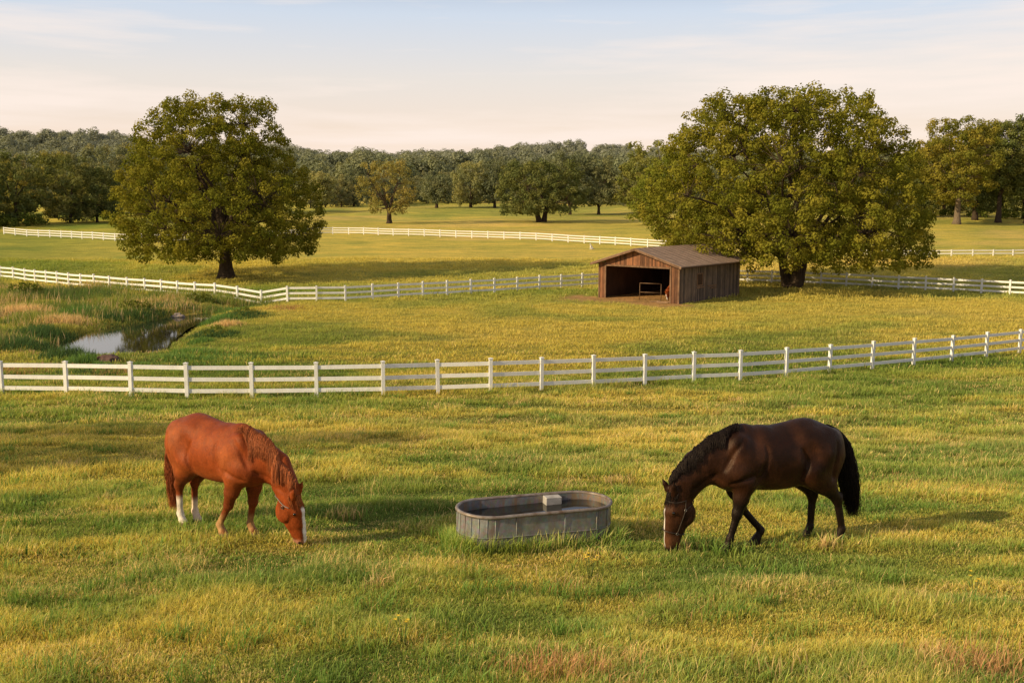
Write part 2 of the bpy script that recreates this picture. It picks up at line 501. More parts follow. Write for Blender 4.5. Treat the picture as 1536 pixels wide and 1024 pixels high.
def profile_clumps(prof, n_shell, n_in, r0, r1, rs, depth=1.0, yoff=0.0):
    """prof: rows (z, left, right) of the outline; clumps fill the crown it bounds"""
    prof = np.array(prof, dtype=float); zs = prof[:, 0]
    out = []
    wts = np.interp(np.linspace(zs[0], zs[-1], 200), zs, prof[:, 2]-prof[:, 1])+2.0
    zl = np.linspace(zs[0], zs[-1], 200); cdf = np.cumsum(wts)/wts.sum()
    tries = 0
    while len(out) < n_shell+n_in and tries < 60000:
        tries += 1
        z = np.interp(rs.rand(), cdf, zl)
        l = np.interp(z, zs, prof[:, 1]); r = np.interp(z, zs, prof[:, 2])
        cx = (l+r)/2; hw = (r-l)/2
        a = rs.rand()*2*PI
        shell = len(out) < n_shell
        rad = r0+(r1-r0)*rs.rand()**1.4
        f = (0.86+0.14*rs.rand()) if shell else 0.25+0.55*rs.rand()
        hx = max(hw-rad*0.55, 0.2)
        p = (cx+math.cos(a)*hx*f, yoff+math.sin(a)*hx*depth*f, z, rad)
        if shell and any((p[0]-q[0])**2+(p[1]-q[1])**2+(p[2]-q[2])**2 < (0.62*(rad+q[3])*0.8)**2 for q in out): continue
        out.append(p)
    return np.array(out)

def lobed_clumps(prof, n_lobes, R0, R1, per, r0, r1, rs, depth=1.0):
    """big boughs of foliage along the outline, each a heap of small clumps: light and dark masses"""
    prof = np.array(prof, dtype=float); zs = prof[:, 0]; out = []; lobes = []
    zl = np.linspace(zs[0], zs[-1], 200)
    wts = np.interp(zl, zs, prof[:, 2]-prof[:, 1])+2.0; cdf = np.cumsum(wts)/wts.sum()
    for tries in range(9000):
        if len(lobes) >= n_lobes: break
        R = R0+(R1-R0)*rs.rand()
        z = float(np.clip(np.interp(rs.rand(), cdf, zl), zs[0]+R*1.0, zs[-1]-R-r1*.6))
        l = np.interp(z, zs, prof[:, 1]); r = np.interp(z, zs, prof[:, 2])
        hw = (r-l)/2; hx = max(hw-R*.85, .1); a = rs.rand()*2*PI; f = 1.0 if rs.rand() < .8 else .3+.5*rs.rand()
        p = ((l+r)/2+math.cos(a)*hx*f, math.sin(a)*hx*depth*f, z, R)
        k = .56-.26*min(1, tries/6000)
        if any((p[0]-q[0])**2+(p[1]-q[1])**2+(p[2]-q[2])**2 < (k*(R+q[3]))**2 for q in lobes): continue
        lobes.append(p)
    zc = zs.mean(); xc = prof[:, 1:].mean()
    for (x, y, z, R) in lobes:
        o = np.array((x-xc, y, (z-zc)*.8)); o /= np.linalg.norm(o)+1e-6
        m = int(per*(R/R1)**2*(.8+.4*rs.rand()))
        for i in range(m):
            d = rs.normal(size=3); d /= np.linalg.norm(d); d = d+o*.35; d /= np.linalg.norm(d)
            rr = R*(.72+.30*rs.rand())
            out.append((x+d[0]*rr, y+d[1]*rr, z+d[2]*rr*.85, r0+(r1-r0)*rs.rand()**1.3))
    return np.array(out)

def limb_mesh(name, base_r, fork_z, targets, rs, trunk_lean=(0, 0), forks=1, flare=1.5, n_main=7, top_z=None, boughs=True):
    """tapered trunk, main limbs, and a bough to every clump in TARGETS"""
    b = MB(); lx, ly = trunk_lean
    stems = []
    T = np.asarray(targets)
    ctr = T[:, :3].mean(0); zt = top_z or T[:, 2].max()*0.8
    for k in range(forks):
        a = 2*PI*k/forks+0.6
        off = 0 if forks == 1 else base_r*0.55
        pts = []; rr = []
        for t in np.linspace(0, 1, 7):
            sp = off*(1+1.6*t) if forks > 1 else 0
            pts.append((lx*t+math.cos(a)*sp+rs.normal()*0.03*base_r, ly*t+math.sin(a)*sp*0.7, -0.25+(fork_z+0.25)*t))
            fl = 1+(flare-1)*math.exp(-t*6)
            rr.append(base_r*(1-0.25*t)*fl*(1 if forks == 1 else 0.64))
        b.tube(pts, rr, 12)
        stems.append((Vector(pts[-1]), rr[-1]))
    # main limbs: towards clusters of clumps
    nodes = []
    idx = rs.choice(len(T), min(n_main, len(T)), replace=False)
    cents = T[idx, :3].copy()
    for it in range(4):
        dd = ((T[:, None, :3]-cents[None])**2).sum(-1); lab = dd.argmin(1)
        for k in range(len(cents)):
            if np.any(lab == k): cents[k] = T[lab == k, :3].mean(0)
    for k in range(len(cents)):
        st, r = min(stems, key=lambda s: (Vector(cents[k])-s[0]).length+rs.rand())
        e = Vector(cents[k]); mid = st.lerp(e, 0.45); mid.z += (e-st).length*0.10
        mid += Vector(rs.normal(size=3))*(e-st).length*0.06
        pts = []; rr = []
        for t in np.linspace(0, 1, 9):
            p = st*(1-t)**2+mid*2*t*(1-t)+e*t*t
            p = p+Vector(rs.normal(size=3))*0.06*(e-st).length*t*(1-t)
            pts.append(p); rr.append(max(r*0.62*(1-t)**0.8, 0.05*base_r/0.5)); nodes.append((p, rr[-1]))
        pts[0] = st-Vector((0, 0, r))
        b.tube(pts, rr, 7)
    if boughs:
        NP = np.array([tuple(n[0]) for n in nodes]); NR = np.array([n[1] for n in nodes])
        for c in T:
            d = np.linalg.norm(NP-c[:3], axis=1)+0.6*np.maximum(NP[:, 2]-c[2], 0); j = int(d.argmin())
            st = Vector(NP[j]); e = Vector(c[:3]); L = (e-st).length
            if L < 0.4 or L > 4.5 or rs.rand() < .35: continue
            mid = st.lerp(e, 0.5)+Vector((0, 0, 0.10*L))+Vector(rs.normal(size=3))*0.07*L
            r = min(NR[j]*0.55, 0.035*L+0.03)
            pts = [st*(1-t)**2+mid*2*t*(1-t)+e*t*t for t in np.linspace(0, 1, 5)]
            b.tube(pts, [max(r*(1-0.85*t), 0.012) for t in np.linspace(0, 1, 5)], 4, False)
    return b.mesh(name)

OAK = ((0.048, 0.056, 0.010), (0.088, 0.086, 0.015), (0.145, 0.120, 0.024))
DARK = ((0.026, 0.040, 0.011), (0.050, 0.062, 0.016), (0.085, 0.086, 0.022))
OLIVE = ((0.055, 0.062, 0.015), (0.090, 0.084, 0.022), (0.140, 0.118, 0.036))
LIME = ((0.050, 0.066, 0.013), (0.090, 0.098, 0.020), (0.140, 0.130, 0.030))

def px_profile(base, rows):
    """outline rows given on the photograph (y, left x, right x) -> metres about the trunk base"""
    bx, by = base; p = at(bx, by); s = scale_at(p)
    return p, [((by-y)/s, (l-bx)/s, (r-bx)/s) for (y, l, r) in rows], s

def place_tree(name, label, base, rows, seed, cols, n_shell, n_in, rr, per_m2, leaf, trunk_px, fork_px, forks=1, group=None, flare=1.5,
               mat='leaf', bark='bark', n_main=8, depth=1.0, lean=(0, 0), extra=()):
    rs = np.random.RandomState(seed)
    p, prof, s = px_profile(base, rows)
    prof = sorted(prof)
    if len(rr) == 2: cl = profile_clumps(prof, n_shell, n_in, rr[0], rr[1], rs, depth)
    else: cl = lobed_clumps(prof, n_shell, rr[2], rr[3], n_in, rr[0], rr[1], rs, depth)
    if extra:
        cl = np.concatenate([cl, np.array([((ex-base[0])/s, ey, (base[1]-ez)/s, er) for (ex, ez, ey, er) in extra])])
    root = empty(name, p); tag(root, label, 'tree', group)
    V, F, C = crown_cloud(cl, per_m2, leaf, rs, cols)
    link('crown', mesh_np('crown', V, [F], C), M[mat], root)
    link('trunk', limb_mesh('trunk', trunk_px/2/s, fork_px/s, cl, rs, lean, forks, flare, n_main), M[bark], root)
    return root

# the two great trees
place_tree('oak_tree', 'broad rounded oak tree standing alone at left beyond the middle white fence, above the pond',
           (340, 417),
           [(148, 285, 345), (156, 270, 408), (180, 250, 424), (205, 222, 427), (230, 208, 440), (260, 200, 462), (290, 186, 480), (315, 173, 486),
            (335, 184, 488), (352, 194, 484), (366, 196, 470), (378, 200, 452), (392, 212, 400)],
           11, OAK, 200, 16, (0.40, 0.80, 1.1, 2.4), 30, 0.25, 21, 50, n_main=16, flare=1.75,
           extra=[(215, 368, 1, .8), (208, 378, 0.6, .6), (232, 372, -1, .7), (225, 385, -0.4, .5), (262, 372, 1.5, .7), (275, 378, -1.5, .6), (405, 378, 0, .7), (412, 388, 0.5, .5), (396, 372, -1, .7), (455, 345, 1, .8),
                  (470, 352, 0, .6), (440, 358, -1, .7), (452, 366, 0.4, .4), (330, 380, -4, .8), (345, 388, -3, .5), (365, 372, -3, .7), (298, 150, 0, .8), (330, 150, 1, .7), (375, 156, 0, .8), (400, 165, -1, .7)])
place_tree('oak_tree', 'biggest wide domed oak tree with forked trunk, right behind the wooden shed',
           (1190, 432),
           [(134, 1180, 1225), (142, 1130, 1235), (152, 1090, 1270), (172, 1040, 1300), (200, 1010, 1336), (235, 992, 1352), (270, 975, 1362), (300, 968, 1372),
            (325, 966, 1376), (345, 968, 1378), (362, 985, 1380), (376, 1030, 1385), (388, 1090, 1372), (398, 1130, 1330)],
           23, OAK, 280, 17, (0.42, 0.85, 1.2, 2.6), 28, 0.26, 27, 50, forks=3, n_main=24, flare=1.3,
           extra=[(1385, 385, 0, .6), (1394, 398, 0.4, .5), (1370, 390, -1, .8), (1345, 395, -1, .8), (1352, 380, 1, .9), (1330, 398, 1, .7), (1388, 376, 1, .6), (1310, 405, 1, .6), (1210, 140, 0, .8), (1165, 146, 1, .8),
                  (1270, 158, 0, .8), (1320, 192, 0, .7), (1110, 158, 0, .7), (1160, 392, -6, .9), (1200, 398, -5, .7), (1140, 404, 3, .8), (1240, 398, -3, .8), (1285, 400, 2, .8)])

# trees one can tell apart in the back meadow
place_tree('field_tree', 'thin crowned olive tree with short dark trunk alone in the back meadow, left of centre',
           (584, 335), [(238, 565, 600), (250, 545, 615), (268, 538, 622), (285, 535, 625), (300, 542, 622), (314, 550, 612), (322, 560, 600)],
           31, OLIVE, 40, 9, (0.5, 1.0, 1.2, 2.4), 9, 0.42, 8, 16, n_main=6, mat='leaf_mid')
place_tree('field_tree', 'dense dark round tree with visible forking trunk in the back meadow, at centre',
           (812, 333), [(236, 790, 835), (246, 765, 858), (262, 752, 872), (280, 747, 880), (298, 748, 878), (312, 752, 868), (322, 765, 845)],
           37, DARK, 70, 14, (0.6, 1.2, 1.5, 3.0), 10, 0.45, 13, 20, forks=2, n_main=7, mat='leaf_mid')
place_tree('roadside_tree', 'bright olive tree leaning in at the left edge of the biggest oak tree',
           (975, 338), [(232, 985, 1010), (250, 966, 1015), (275, 950, 1015), (300, 942, 1010), (320, 942, 1005), (333, 950, 995)],
           41, LIME, 44, 10, (0.5, 1.0, 1.2, 2.2), 12, 0.4, 8, 14, n_main=5)
place_tree('woodland_tree', 'tall pale green tree rising above the wood, left behind the biggest oak tree',
           (962, 322), [(209, 955, 985), (222, 942, 998), (245, 930, 1005), (275, 920, 1005), (305, 925, 1000)],
           43, LIME, 46, 11, (0.7, 1.3, 1.5, 3.0), 8, 0.5, 9, 20, n_main=6, mat='leaf_mid')
place_tree('grove_tree', 'tall tree with sunlit pale trunk at the front of the right hand grove',
           (1435, 336), [(176, 1415, 1460), (190, 1390, 1478), (215, 1375, 1488), (240, 1368, 1490), (265, 1370, 1486), (285, 1382, 1475), (300, 1400, 1462), (310, 1415, 1450)],
           47, ((0.04, 0.052, 0.012), (0.095, 0.088, 0.02), (0.16, 0.125, 0.032)), 80, 11, (0.6, 1.2, 1.3, 2.6), 11, 0.42, 9, 40, bark='bark_pale', n_main=8, flare=1.7)
for k, (b, rows, lab) in enumerate([
        ((1497, 334), [(178, 1485, 1520), (195, 1470, 1530), (225, 1462, 1534), (260, 1468, 1532), (290, 1478, 1522)], 'dark tree with straight trunk, next right of the pale trunked grove tree'),
        ((1540, 335), [(170, 1520, 1560), (190, 1506, 1575), (225, 1502, 1580), (265, 1508, 1578), (300, 1520, 1560)], 'tall dark tree cut off by the right edge of the picture, in the grove'),
        ((1462, 330), [(190, 1440, 1480), (215, 1430, 1500), (250, 1428, 1505), (290, 1435, 1500), (318, 1445, 1490)], 'shaded dark tree behind the pale trunked tree of the right hand grove'),
        ((1385, 326), [(215, 1370, 1392), (235, 1358, 1402), (262, 1352, 1406), (290, 1355, 1402), (316, 1362, 1396)], 'lower dark tree at the left end of the right hand grove')]):
    place_tree('grove_tree', lab, b, rows, 51+k, DARK, 70, 11, (0.7, 1.3, 1.5, 3.0), 8, 0.48, 8, 40, n_main=6, mat='leaf_mid', group='dark trees of the right hand grove')
for k, (b, rows, lab, cols) in enumerate([
        ((655, 312), [(258, 648, 668), (270, 636, 678), (288, 632, 680), (305, 640, 675)], 'small rounded tree at the wood edge, right of the thin olive field tree', DARK),
        ((706, 311), [(240, 690, 722), (256, 680, 735), (278, 674, 740), (300, 676, 738), (309, 684, 730)], 'broad bushy green tree with leaves to the ground, left of the dark round tree', LIME),
        ((482, 318), [(255, 470, 492), (272, 462, 503), (292, 464, 500), (308, 470, 494)], 'small bright tree peeping out right of the big left oak tree', LIME),
        ((742, 312), [(235, 730, 752), (252, 722, 762), (278, 718, 766), (302, 724, 762)], 'dim bushy tree between the broad green tree and the dark round tree', DARK),
        ((898, 322), [(232, 880, 905), (250, 868, 922), (280, 864, 930), (310, 870, 926)], 'dark bushy tree close right of the dark round field tree', DARK),
        ((855, 322), [(225, 840, 868), (240, 828, 885), (270, 826, 890), (305, 835, 880)], 'tall dark tree rising just behind the dark round field tree', DARK)]):
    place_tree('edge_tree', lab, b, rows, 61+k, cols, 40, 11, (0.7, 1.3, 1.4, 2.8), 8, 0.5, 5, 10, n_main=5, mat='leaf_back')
# ------------------------------------------------------------------ the wood behind the meadow: single trees along its edge
def forest_proto(seed, h, w, cols, low=0.06):
    rs = np.random.RandomState(seed)
    prof = [(h*.01, -w*.34, w*.34), (h*.2, -w*.46, w*.46), (h*.42, -w*.5, w*.5), (h*.62, -w*.46, w*.47), (h*.8, -w*.36, w*.34), (h*.93, -w*.2, w*.2), (h, -w*.08, w*.08)]
    cl = lobed_clumps(prof, 38, w*.13, w*.25, 9, w*.05, w*.11, rs)
    V, F, C = crown_cloud(cl, 8.5, 0.52, rs, cols, rough=.25, jit=.12)
    cm = mesh_np('crown', V, [F], C); cm.materials.append(M['leaf_mid'])
    tm = limb_mesh('trunk', h*.022, h*.3, cl, rs, (0, 0), 1, 1.5, 5, boughs=False); tm.materials.append(M['bark'])
    return cm, tm

protos = [forest_proto(200+i, h, w, c, lo) for i, (h, w, c, lo) in enumerate([
    (15, 12, DARK, .05), (17, 12, DARK, .05), (14, 11, ((0.03, 0.044, 0.011), (0.07, 0.074, 0.018), (0.13, 0.115, 0.03)), .05),
    (16, 10, ((0.035, 0.045, 0.012), (0.085, 0.08, 0.02), (0.15, 0.12, 0.034)), .05), (13, 12, DARK, .03), (18, 13, ((0.028, 0.042, 0.011), (0.062, 0.07, 0.018), (0.115, 0.105, 0.028)), .08)])]

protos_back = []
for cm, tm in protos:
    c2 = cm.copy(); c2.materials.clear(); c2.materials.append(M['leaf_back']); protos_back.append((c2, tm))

def forest_tree(x, y, k, s, rz, label, group):
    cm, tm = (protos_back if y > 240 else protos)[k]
    root = empty('woodland_tree', (x, y, gz(x, y)-0.1), rz); tag(root, label, 'tree', group)
    root.scale = (s, s, s)
    link('crown', cm, None, root); link('trunk', tm, None, root)
    return root

rnd = random.Random(5)
def row(pts, step, jit, s0, s1, label, group, ks):
    P = [Vector((*p, 0)) for p in pts]
    for a, b in zip(P, P[1:]):
        n = max(1, int((b-a).length/step))
        for i in range(n):
            q = a.lerp(b, (i+rnd.random()*0.6)/n)
            forest_tree(q.x+rnd.uniform(-jit, jit), q.y+rnd.uniform(-jit, jit), rnd.choice(ks), rnd.uniform(s0, s1), rnd.uniform(0, 6.28), label, group)

# left wood, close: its front row, then the rows that show above
row([(-122, 172), (-108, 188), (-92, 203), (-72, 218)], 7, 1.5, .78, .98, 'tall dark green tree in the front row of the left hand wood', 'front row of the left wood', [0, 1, 4, 5])
row([(-152, 210), (-128, 224), (-100, 236), (-78, 250), (-60, 272)], 8, 2.5, .84, 1.06, 'dark tree in the second row of the left hand wood', 'second row of the left wood', [0, 1, 2, 3, 5])
row([(-165, 236), (-130, 252), (-100, 268), (-74, 290)], 9, 3, .88, 1.12, 'brownish green tree at the back of the left hand wood', 'back rows of the left wood', [2, 3, 5])
# the wood along the far end of the meadow
row([(-62, 296), (-46, 322), (-30, 345), (0, 352), (28, 345), (42, 318), (60, 300)], 7.5, 2.5, .50, .86, 'green tree in the front row of the far wood edge', 'front row of the far wood', [0, 1, 2, 3, 4])
row([(-60, 325), (-40, 352), (0, 372), (40, 372), (75, 345)], 9, 3, .56, .88, 'dim green tree in the second row of the far wood', 'second row of the far wood', [0, 1, 2, 3, 5])
# behind the right grove
row([(80, 262), (100, 240), (125, 228), (140, 224)], 7, 2, .85, 1.15, 'dark tree in the wood behind the right hand grove', 'wood behind the right grove', [0, 1, 4, 5])
row([(78, 300), (110, 275), (150, 262)], 9, 3, .9, 1.2, 'dim tree at the back behind the right hand grove', 'back of the wood at right', [0, 1, 5])

# low growth in the shade of the wood edge
def bush_mesh(seed, w, h, cols, leaf=0.3, per=14):
    rs = np.random.RandomState(seed)
    cl = []
    for i in range(26):
        a = rs.rand()*2*PI; r = w*.5*math.sqrt(rs.rand())
        cl.append((math.cos(a)*r, math.sin(a)*r*.8, h*(0.12+0.62*rs.rand()*(1-(r/(w*.5))**2*.6)), h*.2*(0.7+0.6*rs.rand())))
    V, F, C = crown_cloud(np.array(cl), per, leaf, rs, cols)
    me = mesh_np('bush', V, [F], C); me.materials.append(M['leaf']); return me
bm_ = [bush_mesh(300+i, 7, 3.2, DARK, .5, 6) for i in range(2)]
for i in range(26):
    t = i/25
    x, y = (-120+50*t, 172+42*t) if i < 15 else (82+62*(i-15)/10, 236-16*(i-15)/10)
    x += rnd.uniform(-2, 2); y += rnd.uniform(-2, 2)
    o = link('undergrowth_bush', bm_[i % 2], None, None); o.location = (x, y, gz(x, y)-.1); o.rotation_euler = (0, 0, rnd.uniform(0, 6)); s = rnd.uniform(.7, 1.2); o.scale = (s, s, s)
    if i < 15: tag(o, 'low dark bush in the shade along the foot of the left hand wood', 'bush', 'bushes at the foot of the left wood')
    else: tag(o, 'low dark bush in the shade along the foot of the right hand grove', 'bush', 'bushes at the foot of the right grove')

# ------------------------------------------------------------------ wooded hills behind: one mass
def build_far_woods():
    rs = np.random.RandomState(77)
    V = []; F = []; C = []; off = 0
    protos_ = []
    for i in range(5):
        h, w = 11.5, 13
        prof = [(h*.05, -w*.40, w*.40), (h*.4, -w*.5, w*.5), (h*.7, -w*.48, w*.48), (h*.9, -w*.36, w*.36), (h, -w*.18, w*.18)]
        cl = profile_clumps(prof, 24, 5, w*.15, w*.27, rs)
        protos_.append(crown_cloud(cl, 1.9, 1.05, rs, DARK, light=.45, rough=.15, jit=.06))
    pts = []
    n = 0
    while n < 2300:
        y = 390+(1000-390)*rs.rand()**0.8
        x = (rs.rand()*2-1)*(y*0.56+20)
        pts.append((x, y)); n += 1
    pts = np.array(pts); Z = ground_z(pts[:, 0], pts[:, 1])
    for (x, y), z in zip(pts, Z):
        v, f, c = protos_[rs.randint(5)]
        a = rs.rand()*6.28; s = 0.75+0.5*rs.rand(); ca, sa = math.cos(a)*s, math.sin(a)*s
        vv = np.stack([v[:, 0]*ca-v[:, 1]*sa+x, v[:, 0]*sa+v[:, 1]*ca+y, v[:, 2]*s*(0.85+0.25*rs.rand())+z], 1)
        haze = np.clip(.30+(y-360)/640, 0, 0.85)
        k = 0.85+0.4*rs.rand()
        cc = lerp3(c*k, (0.112, 0.122, 0.106), np.full(len(c), haze))  # haze painted into each crown's colour, stronger with distance
        V.append(vv); F.append(f+off); C.append(cc); off += len(v)
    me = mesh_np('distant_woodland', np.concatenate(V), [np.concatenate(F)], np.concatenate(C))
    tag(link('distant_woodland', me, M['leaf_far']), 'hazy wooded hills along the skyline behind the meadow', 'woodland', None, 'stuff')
build_far_woods()
# ------------------------------------------------------------------ trough place (grass keeps out of it)
TR = at(801, 813); TR_YAW = math.radians(19.0); TR_L, TR_W, TR_H = 2.22, 0.86, 0.56

def in_trough(x, y, m=0.0):
    c, s = math.cos(TR_YAW), math.sin(TR_YAW)
    dx = x-TR[0]; dy = y-TR[1]
    u = dx*c+dy*s; v = -dx*s+dy*c
    r = TR_W/2; hl = TR_L/2-r
    return np.hypot(np.maximum(np.abs(u)-hl, 0), v) < r+m

def blades(X, Y, H, W, C, rs, lean=0.45, wind=0.12, rootdark=0.30):
    """bent two-step blades"""
    n = len(X); Z = ground_z(X, Y)-0.01
    a = rs.rand(n)*2*PI; l = H*lean*rs.rand(n)*1.3
    dx = np.cos(a)*l+wind*H; dy = np.sin(a)*l
    b = rs.rand(n)*PI; wx = np.cos(b)*W*0.5; wy = np.sin(b)*W*0.5
    V = np.empty((n, 5, 3), dtype=np.float32)
    V[:, 0] = np.stack([X-wx, Y-wy, Z], 1); V[:, 1] = np.stack([X+wx, Y+wy, Z], 1)
    mx, my, mz = X+dx*0.38, Y+dy*0.38, Z+H*0.58
    V[:, 2] = np.stack([mx+wx*.8, my+wy*.8, mz], 1); V[:, 3] = np.stack([mx-wx*.8, my-wy*.8, mz], 1)
    V[:, 4] = np.stack([X+dx, Y+dy, Z+H*(1-0.35*(l/np.maximum(H, 1e-6))**2)], 1)
    i = (np.arange(n)*5)[:, None]
    Q = i+np.array([[0, 1, 2, 3]]); T = i+np.array([[3, 2, 4]])
    Cc = np.repeat(C[:, None, :], 5, 1)
    Cc[:, 0] *= rootdark; Cc[:, 1] *= rootdark; fk = (1-.9*sstep(25, 60, Y))[:, None]
    Cc[:, 0] = Cc[:, 0]*fk+C*.62*(1-fk); Cc[:, 1] = Cc[:, 0]
    Cc[:, 4] = Cc[:, 4]*(1+.15*fk)+np.array([.060, .056, .036])*fk  # highlight painted on the tips; roots are coloured darker above
    return V.reshape(-1, 3), Q, T, Cc.reshape(-1, 3)

def blade_colour(X, Y, rs, straw_bias=0.0):
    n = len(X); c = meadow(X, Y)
    c = c*(0.75+0.55*rs.rand(n))[:, None]
    k = rs.rand(n); st = np.clip(straw_at(X, Y)*0.26+0.045+straw_bias, 0, 1)
    c = np.where((k < st)[:, None], np.array([0.30, 0.235, 0.10])*(0.7+0.6*rs.rand(n))[:, None], c)
    k = rs.rand(n)
    c = np.where((k > 0.90)[:, None], np.array([0.055, 0.105, 0.022])*(0.7+0.7*rs.rand(n))[:, None], c)
    k = (.75*sstep(30, 75, Y))[:, None]
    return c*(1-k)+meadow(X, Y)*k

def wedge(n, d0, d1, rs, margin=1.15, p=1.0):
    """points of the seen ground between two distances"""
    d = np.sqrt(d0*d0+(d1*d1-d0*d0)*rs.rand(n)) if p == 1.0 else d0+(d1-d0)*rs.rand(n)**p
    x = (rs.rand(n)*2-1)*(0.53*d*margin+0.6)
    return x, d

def build_grass():
    rs = np.random.RandomState(12)
    parts = []
    fence_xy = np.array([(p[0], p[1]) for p in front_pts])
    def keep(X, Y):
        k = ~in_trough(X, Y, 0.015)
        k &= poly_sd(POND, X, Y) > 0.25
        k &= dirt_amount(X, Y) < 0.25+0.3*rs.rand(len(X))
        return k
    def add(n, d0, d1, h0, h1, w0, w1, lean=0.5, straw=0.0, sel=None, hs=True, colmul=1.0):
        X, Y = wedge(n, d0, d1, rs)
        k = keep(X, Y)
        if sel is not None: k &= sel(X, Y)
        X, Y = X[k], Y[k]; m = len(X)
        hh = (h0+(h1-h0)*rs.rand(m)**1.5)
        if hs: hh = hh*(0.42+1.15*sstep(.30, .70, fbm(X/1.1+61, Y/0.8+64, 3)))*(.75+.5*fbm(X/5+161, Y/2.4+164, 2))
        # longer, uncut, along the front fence
        fy = np.interp(X, fence_xy[:, 0], fence_xy[:, 1]); hh = hh*(1+0.55*np.exp(-((Y-fy)/0.5)**2))
        parts.append(blades(X, Y, hh, w0+(w1-w0)*rs.rand(m), blade_colour(X, Y, rs, straw)*colmul, rs, lean))
    calm = True
    add(300000, 7.6, 12, .05, .14, .005, .0085, 1.1)
    add(290000, 12, 18, .04, .12, .006, .010, 1.1)
    add(240000, 18, 28, .07, .17, .009, .014, .95)
    add(230000, 28, 46, .08, .19, .014, .022, .9)
    add(230000, 46, 84, .09, .22, .024, .040, .9)
    add(170000, 84, 130, .14, .30, .045, .07, .6)
    # broad leaved weeds, low, in patches
    weed = lambda X, Y: fbm(X/1.6+211, Y/0.9+204, 3) > 0.56
    add(90000, 7.6, 24, .06, .15, .016, .032, 1.2, -1.0, weed, True, np.array([0.62, 0.80, 0.75]))
    # thin straw stalks standing over the sward
    tall = lambda X, Y: fbm(X/1.5+311, Y/0.8+304, 3) > 0.58
    add(9000, 7.6, 30, .18, .32, .004, .006, .6, 1.0, tall)
    add(7000, 7.6, 40, .12, .26, .004, .007, .8, 1.0)
    # rank tufts
    for i in range(420):
        d = 8+30*rs.rand()**1.3; x0 = (rs.rand()*2-1)*(0.55*d)
        m = int(40+60*rs.rand()); r = 0.10+0.16*rs.rand()
        X = x0+rs.normal(size=m)*r; Y = d+rs.normal(size=m)*r*0.8; k = keep(X, Y); X, Y = X[k], Y[k]
        if len(X) == 0: continue
        base = np.array([(0.06, 0.105, 0.02), (0.10, 0.13, 0.026), (0.20, 0.155, 0.07)][rs.choice(3, p=[.52, .38, .10])])
        parts.append(blades(X, Y, (0.12+0.12*rs.rand(len(X)))*(0.8+0.4*rs.rand()), .006+.008*rs.rand(len(X))*(d/16+0.4), base*(0.7+0.6*rs.rand(len(X)))[:, None], rs, 0.8))
    # rusty dead tufts at the near edge, and long grass at the foot of the trough
    for (px, py, r, m, h) in [(845, 1012, .26, 200, .28), (815, 1018, .28, 110, .22), (890, 1016, .25, 90, .22), (1462, 1005, .28, 200, .28), (1490, 1015, .25, 90, .24), (1000, 905, .5, 90, .16), (1500, 735, .9, 500, .14), (1440, 728, .9, 500, .14), (1400, 724, .9, 300, .12)]:
        cx, cy, _ = at(px, min(py, 1018))
        X = cx+rs.normal(size=m)*r; Y = cy+rs.normal(size=m)*r*0.7
        parts.append(blades(X, Y, h*(0.5+0.7*rs.rand(m)), .006+.005*rs.rand(m), np.array([0.175, 0.105, 0.05])*(0.7+0.6*rs.rand(m))[:, None], rs, 0.55))
    m = 5200; t = rs.rand(m)*2*PI
    c, s = math.cos(TR_YAW), math.sin(TR_YAW)
    r = TR_W/2; hl = TR_L/2-r
    u = np.sign(np.cos(t))*hl*np.minimum(1, np.abs(np.cos(t))*1.6)+np.cos(t)*r; v = np.sin(t)*r
    u *= 1+0.05+0.14*rs.rand(m)**2; v *= 1+0.08+0.45*rs.rand(m)**2
    X = TR[0]+u*c-v*s; Y = TR[1]+u*s+v*c; k = keep(X, Y); X, Y = X[k], Y[k]
    parts.append(blades(X, Y, (0.10+0.24*rs.rand(len(X))**1.6), .006+.006*rs.rand(len(X)), blade_colour(X, Y, rs)*np.array([.75, .9, .8]), rs, 0.6))
    V = []; Q = []; T = []; C = []; off = 0
    for v, q, t_, c_ in parts:
        V.append(v); Q.append(q+off); T.append(t_+off); C.append(c_); off += len(v)
    me = mesh_np('meadow_grass', np.concatenate(V), [np.concatenate(Q), np.concatenate(T)], np.concatenate(C))
    tag(link('meadow_grass', me, M['grass']), 'long mixed green and straw coloured meadow grass', 'grass', None, 'stuff')

build_grass()

